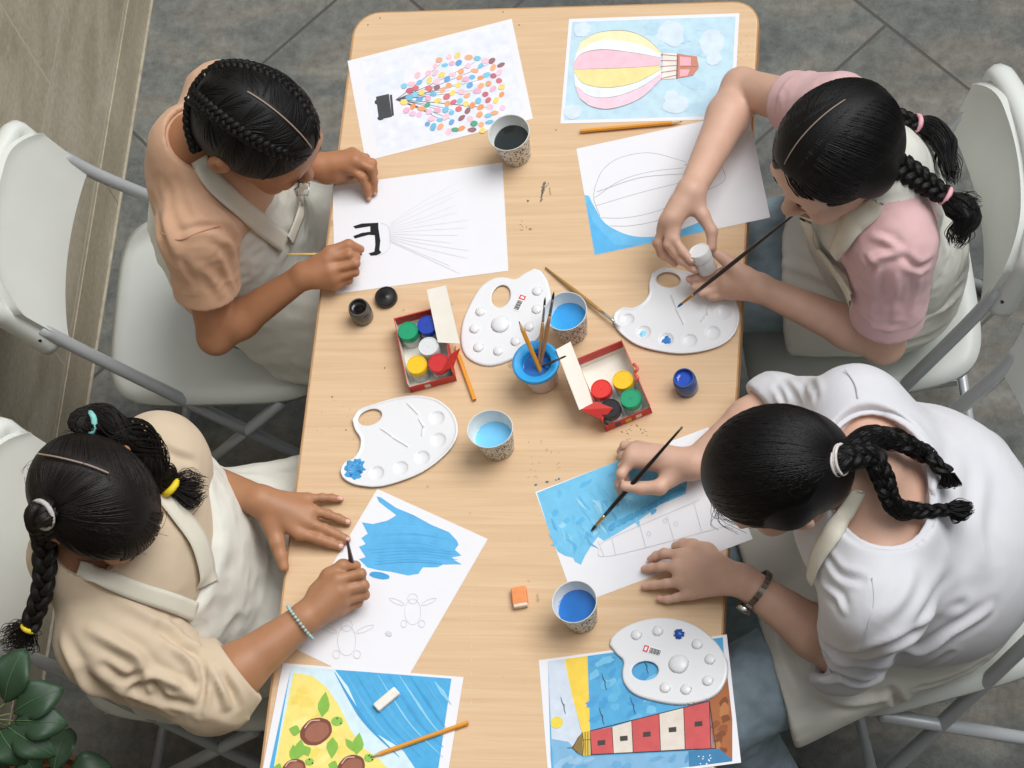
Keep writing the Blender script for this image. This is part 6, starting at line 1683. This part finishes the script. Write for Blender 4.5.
    tag(mb.build('bracelet', mat('pale_aqua_bead', 'a9c9c6', .3, .5, noise=.25, nscale=300), J['body']), 'pale aqua beaded bracelet')
    brush(U(357, 590, TZ + .0025), U(347.3, 541, TZ + .115), 'dark paint brush held upright by the girl in cream', '4a3836', 'maroon', r=.0034, bl=.012, fl=.02)
    return J
girl_cream()

# ------------------------------------------------------------------ girl with pink sleeves, brush in her mouth (far right)
def girl_pink():
    f = PX(0, (600, 160), .1953)
    sk = skin_mat('skin_light_tan', 'd0a994', None)
    H = Head(U(840, 153, 1.075), (-.74, -.62, -.22), s_=1.07)
    P = dict(pelvis=(.95, .592, .58), neck=(.955, .525, .985), shR=(.885, .650, .925), shL=(.975, .420, .915), elR=U(742, 88, .79), elL=U(884, 343, .69),
             wrR=U(*f(465, 165), TZ + .115), wrL=U(*f(815, 655), TZ + .048), hipR=(.92, .645, .55), hipL=(.92, .545, .55), knR=(.57, .62, .55), knL=(.57, .515, .55),
             anR=(.55, .60, .085), anL=(.55, .48, .085), head=H, g=.90, arm=.90, nk=.92, hs=.92, skin=sk,
             handR=dict(hand=(hz(f, [(400, 290, .112), (365, 295, .116), (338, 315, .108), (322, 345, .096)]),
                              [hz(f, [(382, 405, .098), (425, 470, .090), (468, 515, .086)]), hz(f, [(350, 432, .092), (420, 515, .076), (480, 562, .070)]),
                               hz(f, [(300, 420, .082), (332, 490, .066), (382, 530, .060)]), hz(f, [(288, 425, .066), (310, 480, .054), (350, 510, .05)])],
                              hz(f, [(490, 230, .105), (527, 285, .102), (572, 365, .092), (573, 445, .082)])), nail=[(4, (.5, .3, 1)), (0, (-.3, 0, 1))]),
             handL=dict(hand=(hz(f, [(655, 570, .042), (652, 615, .038), (658, 655, .033), (675, 690, .028)]),
                              [hz(f, [(560, 592, .040), (500, 602, .044), (457, 610, .048)]), hz(f, [(570, 635, .030), (520, 645, .034), (482, 652, .038)]),
                               hz(f, [(590, 668, .026), (550, 678, .028), (520, 684, .032)]), hz(f, [(625, 692, .022), (592, 702, .022), (562, 704, .024)])],
                              hz(f, [(740, 590, .054), (672, 535, .060), (630, 500, .064), (594, 478, .068)])), nail=[(4, (-.3, .3, 1))]))
    J = figure('girl with pink raglan sleeves gripping a brush in her mouth and opening a jar', P)
    trousers(J, mat('jeans_mid', '93a5b0', .9, .15, noise=.15, nscale=40, bump=.3, bscale=500))
    mw = cloth('off_white_jersey', 'd8d8cf'); mp = cloth('pink_jersey', 'd9b3b4')
    so, v, f_, N = shirt(J, mw, o=.018, sleeveR=(.50, .058, .052), sleeveL=(.72, .058, .062), neck_r=.048, neck_c=J['neck'] + J['fw'] * .012 - J['up'] * .02, neck_n=(-.35, -.1, .9), wr=(.007, .07), k=.05, root_name='raglan_tee', seed=12, b=1.08, hem=.05, folds=[([(900, 253), (884, 256), (866, 262)], .007, .007), ([(900, 250), (884, 240), (870, 236)], .006, .006), ([(903, 256), (918, 268), (934, 262)], .006, -.007), ([(897, 268), (896, 296), (894, 322)], .007, .008), ([(882, 272), (880, 296), (876, 318)], .006, -.006), ([(912, 272), (912, 296), (906, 318)], .006, -.006),
        ([(862, 258), (872, 268), (868, 280)], .005, -.007), ([(930, 180), (945, 215), (950, 255)], .009, .006), ([(955, 190), (965, 225), (966, 262)], .009, -.006)])
    # raglan sleeves: the faces out along each arm up to a slanted seam take the pink jersey
    so.data.materials.append(mp)
    c_ = v[f_].mean(1); pink = np.zeros(len(c_), bool)
    for s_ in 'RL':
        S_ = J['sh' + s_]; out = unit(S_ - J['mid']); ax = unit(J['el' + s_] - S_)
        side = (c_ - J['mid']) @ out
        al = (c_ - S_) @ ax
        d_ax = np.linalg.norm(c_ - S_ - np.clip(al, 0, .3)[:, None] * ax, axis=1)
        pink |= (d_ax < .090) & (side > .055 + .35 * np.clip(J['chest'] @ J['up'] + .10 - c_ @ J['up'], -.2, .2)) & ~((c_ @ J['up'] < J['chest'] @ J['up'] + .02) & (d_ax > .070))
    if len(so.data.polygons) == len(pink): so.data.polygons.foreach_set('material_index', pink.astype(np.int32))
    ap, av, af, an = apron_lap(J, cloth('cream_apron', 'dbdad0'), [(J['pelvis'] + np.array([0, 0, .19]), (.15, 0, 1)), ((.768, 0, 0), (-1, 0, 0)), ((0, 0, .458), (0, 0, -1))], seed=15, o=.012, wr=(.004, .08), drop=.0, folds=[([(906, 300), (947, 285), (970, 270)], .007, -.007), ([(895, 329), (935, 314), (966, 290)], .008, .008), ([(880, 345), (925, 340), (955, 322)], .008, -.007), ([(780, 262), (815, 275), (838, 290)], .008, .006), ([(776, 285), (800, 300), (850, 310)], .008, -.006)])
    bv = np.vstack([v, J['v'], av]); bn = np.vstack([N, vnormals(J['v'], J['f']), an])
    st, sf_ = surf_strip([(872, 198), (866, 206), (856, 222), (846, 240), (838, 252)], bv, bn, (.022, .034, .040, .034, .024), off=.010, th=.005); link('neck_strap', st, sf_, cloth('cream_strap', 'd8d4c4'), ap)
    st, sf_ = surf_strip([(806, 220), (814, 240), (830, 262), (846, 285), (853, 300)], bv, bn, (.020, .030, .030), off=.006, th=.003); link('bib_edge', st, sf_, cloth('cream_strap', 'd8d4c4'), ap)
    # hair
    cv, cf_ = scalp_cap(H, .080, HAIRLINE, extra=[Ell(H.w((sx * .070, -.012, .0)), np.array((.019, .032, .036)) * H.s, H.R) for sx in (-1, 1)]); cn = vnormals(cv, cf_)
    hm = HairMesh(); hm.add(cv, cf_); rd = random.Random(31)
    t1 = np.array(U(886, 112, 1.03)); t2 = np.array(U(893, 163, 1.03)); d1, d2 = dir_of(H, t1), dir_of(H, t2)
    d1 = unit(d1); d2 = unit(d2)
    for d in scalp_dirs(1400, rd, ears=True): hm.strand(H, d, d1 if d[0] > 0 else d2, lift=.086, r=.0011, rnd=rd, k=11)
    for k in range(170):
        y_ = rd.uniform(-.6, .8); root = unit((rd.choice((-1, 1)) * .02, y_, math.sqrt(max(.05, 1 - y_ * y_)))); hm.strand(H, root, d1 if root[0] > 0 else d2, lift=.090, r=.0011, rnd=rd, k=11)
    s1 = on_skull(H, d1, -.05); s2 = on_skull(H, d2, -.05)
    b1 = [s1, on_skull(H, d1, .10), U(897, 118, 1.01), U(908, 121, .995), U(917, 123, .985)]
    hm.braid(b1, .019, .012, 2.2, n=80, tubes=5)
    hm.lock([b1[-1], U(930, 128, .975), U(944, 145, .965), U(951, 172, .955)], (.010, .019, .020, .006), 220, rd, wave=.002, turns=1, rr=.0008)
    hm.tuft(U(944, 148, .963), U(951, 182, .95), .012, .014, 90, rd, curl=.006, rr=.0006)
    b2 = [s2, on_skull(H, d2, .12), U(908, 172, 1.015), U(922, 181, .995), U(936, 190, .98), U(946, 196, .970)]
    hm.braid(b2, .024, .014, 2.6, n=90, tubes=6)
    hm.lock([b2[-1], U(957, 205, .965), U(966, 218, .955), U(960, 236, .945)], (.010, .022, .022, .006), 240, rd, wave=.003, turns=1, rr=.0008)
    hm.tuft(U(957, 203, .968), U(978, 208, .955), .012, .02, 110, rd, curl=.010, rr=.0006); hm.tuft(U(963, 222, .95), U(955, 246, .94), .014, .012, 90, rd, curl=.006, rr=.0006)
    hair = hm.build('hair', HAIR, J['root'])
    pk = mat('pink_elastic', 'e5a9b4', .6, noise=.1, nscale=120)
    tag(tie_ring(b1[-1], b1[-1] - b1[-2], .0115, pk, hair, t=.0042), 'pink hair tie'); tag(tie_ring(b2[-1], b2[-1] - b2[-2], .0130, pk, hair, t=.0042), 'pink hair tie')
    pv = [on_skull(H, (0.01, math.sin(t), math.cos(t)), .093) for t in np.linspace(-.45, .88, 16)]
    link('parting', *ribbon(pv, .0019, .0008, up=H.R @ np.array([0, .3, 1.0])), mat('scalp_skin', '968478', .6), hair)
    # what she holds
    q0 = U(708, 270, TZ + .052); ax = unit([-.0100, .0135, .036])
    jar(q0, 'closed white paint jar between the hands of the girl in pink sleeves', 'e9ebec', 'white', body='d4d6d6', bodynm='white', axis=ax, h=.044, r=.0172)
    mouth = H.w((.004, .096, -.0600)); tip = U(677, 307.5, TZ + .075)
    brush(tip, mouth, 'long dark brush held in the mouth of the girl in pink sleeves', '2e1f1e', 'plum', fer='c79a4a', bris='2a6a9c', r=.0027, bl=.014, fl=.026)
    return J
girl_pink()

# ------------------------------------------------------------------ woman in a white tee (near right)
def woman_white():
    fr_, fl_ = PX(0, (605, 420), .1171), PX(0, (630, 525), .1367)
    sk = skin_mat('skin_light_tan', 'd0a994', None)
    H = Head(U(786, 473, 1.02), (-.72, -.10, -.69), s_=1.10)
    P = dict(pelvis=(1.05, .045, .59), neck=(.948, .008, .965), shR=(.925, .140, .895), shL=(.965, -.165, .885), elR=U(774, 408, .785), elL=U(842, 652, .69),
             wrR=U(*fr_(760, 375), TZ + .046), wrL=U(*fl_(820, 405), TZ + .046), hipR=(1.02, .12, .575), hipL=(1.02, -.03, .575), knR=(.66, .06, .55), knL=(.68, -.225, .55),
             anR=(.72, .05, .085), anL=(.74, -.24, .085), head=H, g=1.16, arm=1.05, nk=1.0, hs=.98, skin=sk,
             handR=dict(hand=(hz(fr_, [(225, 350, .058), (235, 300, .062), (258, 258, .054), (288, 225, .040)]),
                              [hz(fr_, [(140, 460, .056), (122, 550, .038), (137, 635, .018)]), hz(fr_, [(155, 400, .040), (165, 500, .022), (190, 570, .012)]),
                               hz(fr_, [(155, 310, .034), (175, 370, .016), (225, 390, .010)]), hz(fr_, [(165, 218, .030), (138, 268, .016), (180, 300, .010)])],
                              hz(fr_, [(570, 480, .040), (465, 575, .044), (305, 582, .046), (170, 566, .052)])), nail=[(4, (0, -.2, 1))]),
             handL=dict(hand=(hz(fl_, [(370, 222, .030), (350, 310, .033), (385, 420, .030), (435, 508, .022)]),
                              [hz(fl_, [(250, 208, .024), (195, 228, .015), (158, 248, .008)]), hz(fl_, [(230, 308, .024), (160, 316, .014), (112, 322, .008)]),
                               hz(fl_, [(270, 430, .022), (180, 440, .014), (110, 450, .008)]), hz(fl_, [(345, 530, .016), (280, 545, .012), (220, 542, .008)])],
                              hz(fl_, [(560, 200, .030), (455, 158, .022), (395, 148, .016), (338, 155, .010)])), nail=[(k, (0, 0, 1)) for k in range(4)]))
    J = figure('woman in a white tee leaning over a blue wash, watch on her wrist', P)
    trousers(J, mat('jeans_mid', '93a5b0', .9, .15, noise=.15, nscale=40, bump=.3, bscale=500))
    m = cloth('white_cotton', 'd3d4d9')
    def ex(F): F.add(Ell(J['pelvis'] + J['up'] * .10 - J['fw'] * .03, (.175, .140, .13), J['R']), .06)
    so, v, f, N = shirt(J, m, o=.022, sleeveR=(1.10, .053, .048), sleeveL=(1.08, .066, .058), neck_r=.070, neck_w=.045, neck_c=J['neck'] - J['up'] * .018 - J['fw'] * .020 - J['rt'] * .012, neck_n=(-.18, 0, 1), wr=(.0035, .12), k=.06, b=1.15, extra=ex, seed=22, root_name='t_shirt', hem=.0, folds=[
        ([(813, 665), (833, 676), (863, 684), (892, 676)], .007, -.010), ([(824, 650), (850, 658), (883, 650), (923, 632), (962, 606)], .009, -.010), ([(835, 664), (868, 668), (912, 654), (952, 636), (990, 612)], .009, .011), ([(870, 676), (905, 668), (950, 655)], .007, -.008),
        ([(916, 430), (912, 490), (928, 545)], .016, .006), ([(948, 440), (950, 500), (962, 560)], .018, -.006), ([(985, 470), (980, 520), (985, 570)], .016, .006), ([(774, 384), (780, 394), (784, 404)], .005, -.007), ([(787, 376), (796, 388), (800, 400)], .006, .007), ([(803, 372), (812, 386), (815, 398)], .006, -.006),
        ([(825, 556), (840, 574), (862, 580)], .006, -.008), ([(818, 584), (834, 596), (842, 612)], .006, .007), ([(880, 620), (900, 600), (915, 570)], .012, .006), ([(905, 640), (930, 610), (950, 580)], .012, -.006), ([(812, 640), (826, 656), (846, 668)], .006, .008)])
    bv0 = np.vstack([v, J['v']]); bn0 = np.vstack([N, vnormals(J['v'], J['f'])])
    seam('sleeve_seam', [(872, 578), (874, 600), (868, 628), (858, 650)], v, N, mat('white_seam', 'c3c4c9', .9), so); seam('sleeve_seam', [(845, 369), (855, 384), (858, 398)], v, N, mat('white_seam', 'c3c4c9', .9), so)
    ap, av, af, an = apron_lap(J, cloth('cream_apron', 'dbdad0'), [(J['pelvis'] + np.array([0, 0, .13]), (0, 0, 1)), (U(768, 650, .62), (U(795, 735, .60) - U(745, 560, .63))[[1, 0, 2]] * np.array([1, -1, 0])), ((0, 0, .458), (0, 0, -1))], seed=25, o=.013, wr=(.003, .10), drop=.03, folds=[([(890, 690), (900, 706), (900, 720)], .007, -.009), ([(815, 690), (850, 704), (890, 700)], .009, .008), ([(920, 690), (950, 680), (985, 664)], .007, -.008), ([(770, 600), (780, 650), (800, 700)], .010, .006)])
    bv = np.vstack([bv0, av]); bn = np.vstack([bn0, an])
    st, sf_ = surf_strip([(858, 490), (846, 510), (832, 535), (818, 558), (812, 580)], bv, bn, (.022, .028, .030, .028, .02), off=.006, th=.003); sp_ = link('neck_strap', st, sf_, cloth('cream_strap', 'd8d4c4'), ap)
    # hair: pulled back into one low tail
    cv, cf_ = scalp_cap(H, .085, HAIRLINE, extra=[Ell(H.w((sx * .070, -.014, .012)), np.array((.018, .028, .026)) * H.s, H.R) for sx in (-1, 1)]); cn = vnormals(cv, cf_)
    hm = HairMesh(); hm.add(cv, cf_); rd = random.Random(41)
    tp_ = on_surf(845, 459, cv, cn, .002); dt = dir_of(H, tp_)
    for d in scalp_dirs(1500, rd): hm.strand(H, d, dt, lift=.090, r=.0011, rnd=rd, k=12)
    tail0 = [on_skull(H, dt, -.08), on_skull(H, dt, .14)]
    def lay(pp, off): return [on_surf(x_, y_, bv, bn, o_) for (x_, y_), o_ in zip(pp, off)]
    up_ = lay([(866, 449), (884, 449), (900, 454), (916, 459), (930, 465), (941, 477)], (.034, .028, .022, .018, .016, .014))
    lo_ = lay([(864, 462), (875, 474), (882, 490), (894, 504), (915, 511), (942, 510)], (.034, .028, .022, .018, .016, .012))
    hm.braid(tail0 + up_, .0155, .010, 4.6, n=120, tubes=6); hm.braid(tail0 + lo_, .0175, .009, 4.8, n=120, tubes=6)
    for pp, e_ in ((up_, (.004, -.016, -.010)), (lo_, (.034, .006, -.006))):
        hm.lock([tail0[0], tail0[1]] + pp[:-1], (.014, .016, .014, .013, .012, .012, .008), 120, rd, wave=.006, turns=2.6, rr=.0008)
        hm.tuft(pp[-1], pp[-1] + np.array(e_), .010, .010, 140, rd, curl=.006, rr=.0007)
    for k in range(22):      # loose hairs falling over the paper side of the face
        a = rd.uniform(.1, 1.1); d0 = unit((-.55 * rd.uniform(.4, 1.2), .75, .4)); p0 = on_skull(H, d0, .09); p2 = U(rd.uniform(712, 775), rd.uniform(515, 535), .93)
        hm.tube(smooth_path([p0, (p0 + p2) / 2 + np.array([-.008, -.006, .0]), p2], 6), np.linspace(.0005, .0003, 13), 3)
    hair = hm.build('hair', HAIR, J['root'])
    mw = mat('white_elastic', 'd6d0cc', .8, noise=.15, nscale=200)
    rg = MB(); F_ = frame_z(tail0[1] - tail0[0]); c0 = tail0[0] * .25 + tail0[1] * .75
    for k in range(4):
        c = c0 + F_[:, 2] * (k - 1.5) * .0036; rg.tube([c + (F_[:, 0] * math.cos(a) + F_[:, 1] * math.sin(a)) * (.0225 + .0012 * math.sin(k * 2)) for a in np.linspace(0, 2 * math.pi, 25)], .0025, 6, cap=False)
    tag(rg.build('hair_tie', mw, hair), 'white wound hair tie')
    # wrist watch
    wa_ = J['wrL'] * .86 + J['elL'] * .14; dr_ = unit(J['wrL'] - J['elL']); F_ = frame_z(dr_); mb = MB(); rr_ = .0345
    for k in range(26):
        a = 2 * math.pi * k / 26; r_ = F_[:, 0] * math.cos(a) + F_[:, 1] * math.sin(a); t_ = np.cross(dr_, r_)
        for s_ in (-1, 0, 1): mb.box(wa_ + r_ * rr_ + dr_ * s_ * .0034, (.0013, .0032, .0014), np.stack([r_, t_, dr_], 1))
    wt = mb.build('watch_bracelet', mat('worn_steel', '8c8880', .3, metal=.9), J['body'], smooth=False)
    fd = unit(U(744, 606, TZ + .03) - wa_); fd = unit(fd - dr_ * (fd @ dr_)); e = MB(); e.lathe(wa_ + fd * (rr_ + .001), [(.0, -.002), (.0125, -.002), (.0130, .001), (.0122, .004), (.0108, .0044)], 28, axis=fd)
    wc = e.build('watch_case', mat('steel', 'b9b7b0', .2, metal=1), wt); sharp(wc, 40)
    e = MB(); e.lathe(wa_ + fd * (rr_ + .001), [(.0, .0046), (.0106, .0043)], 28, axis=fd); e.build('dial', mat('silver_dial', 'cfcdc4', .2, .6, coat=.6), wt) 
    brush(U(590.8, 531.3, TZ + .0025), U(682.3, 427, TZ + .118), 'black-handled brush painting the blue wash in the hand of the woman in white', '151416', 'black', fer='c9a15a', bris='22303c', r=.0030, bl=.014, fl=.022)
    return J
woman_white()
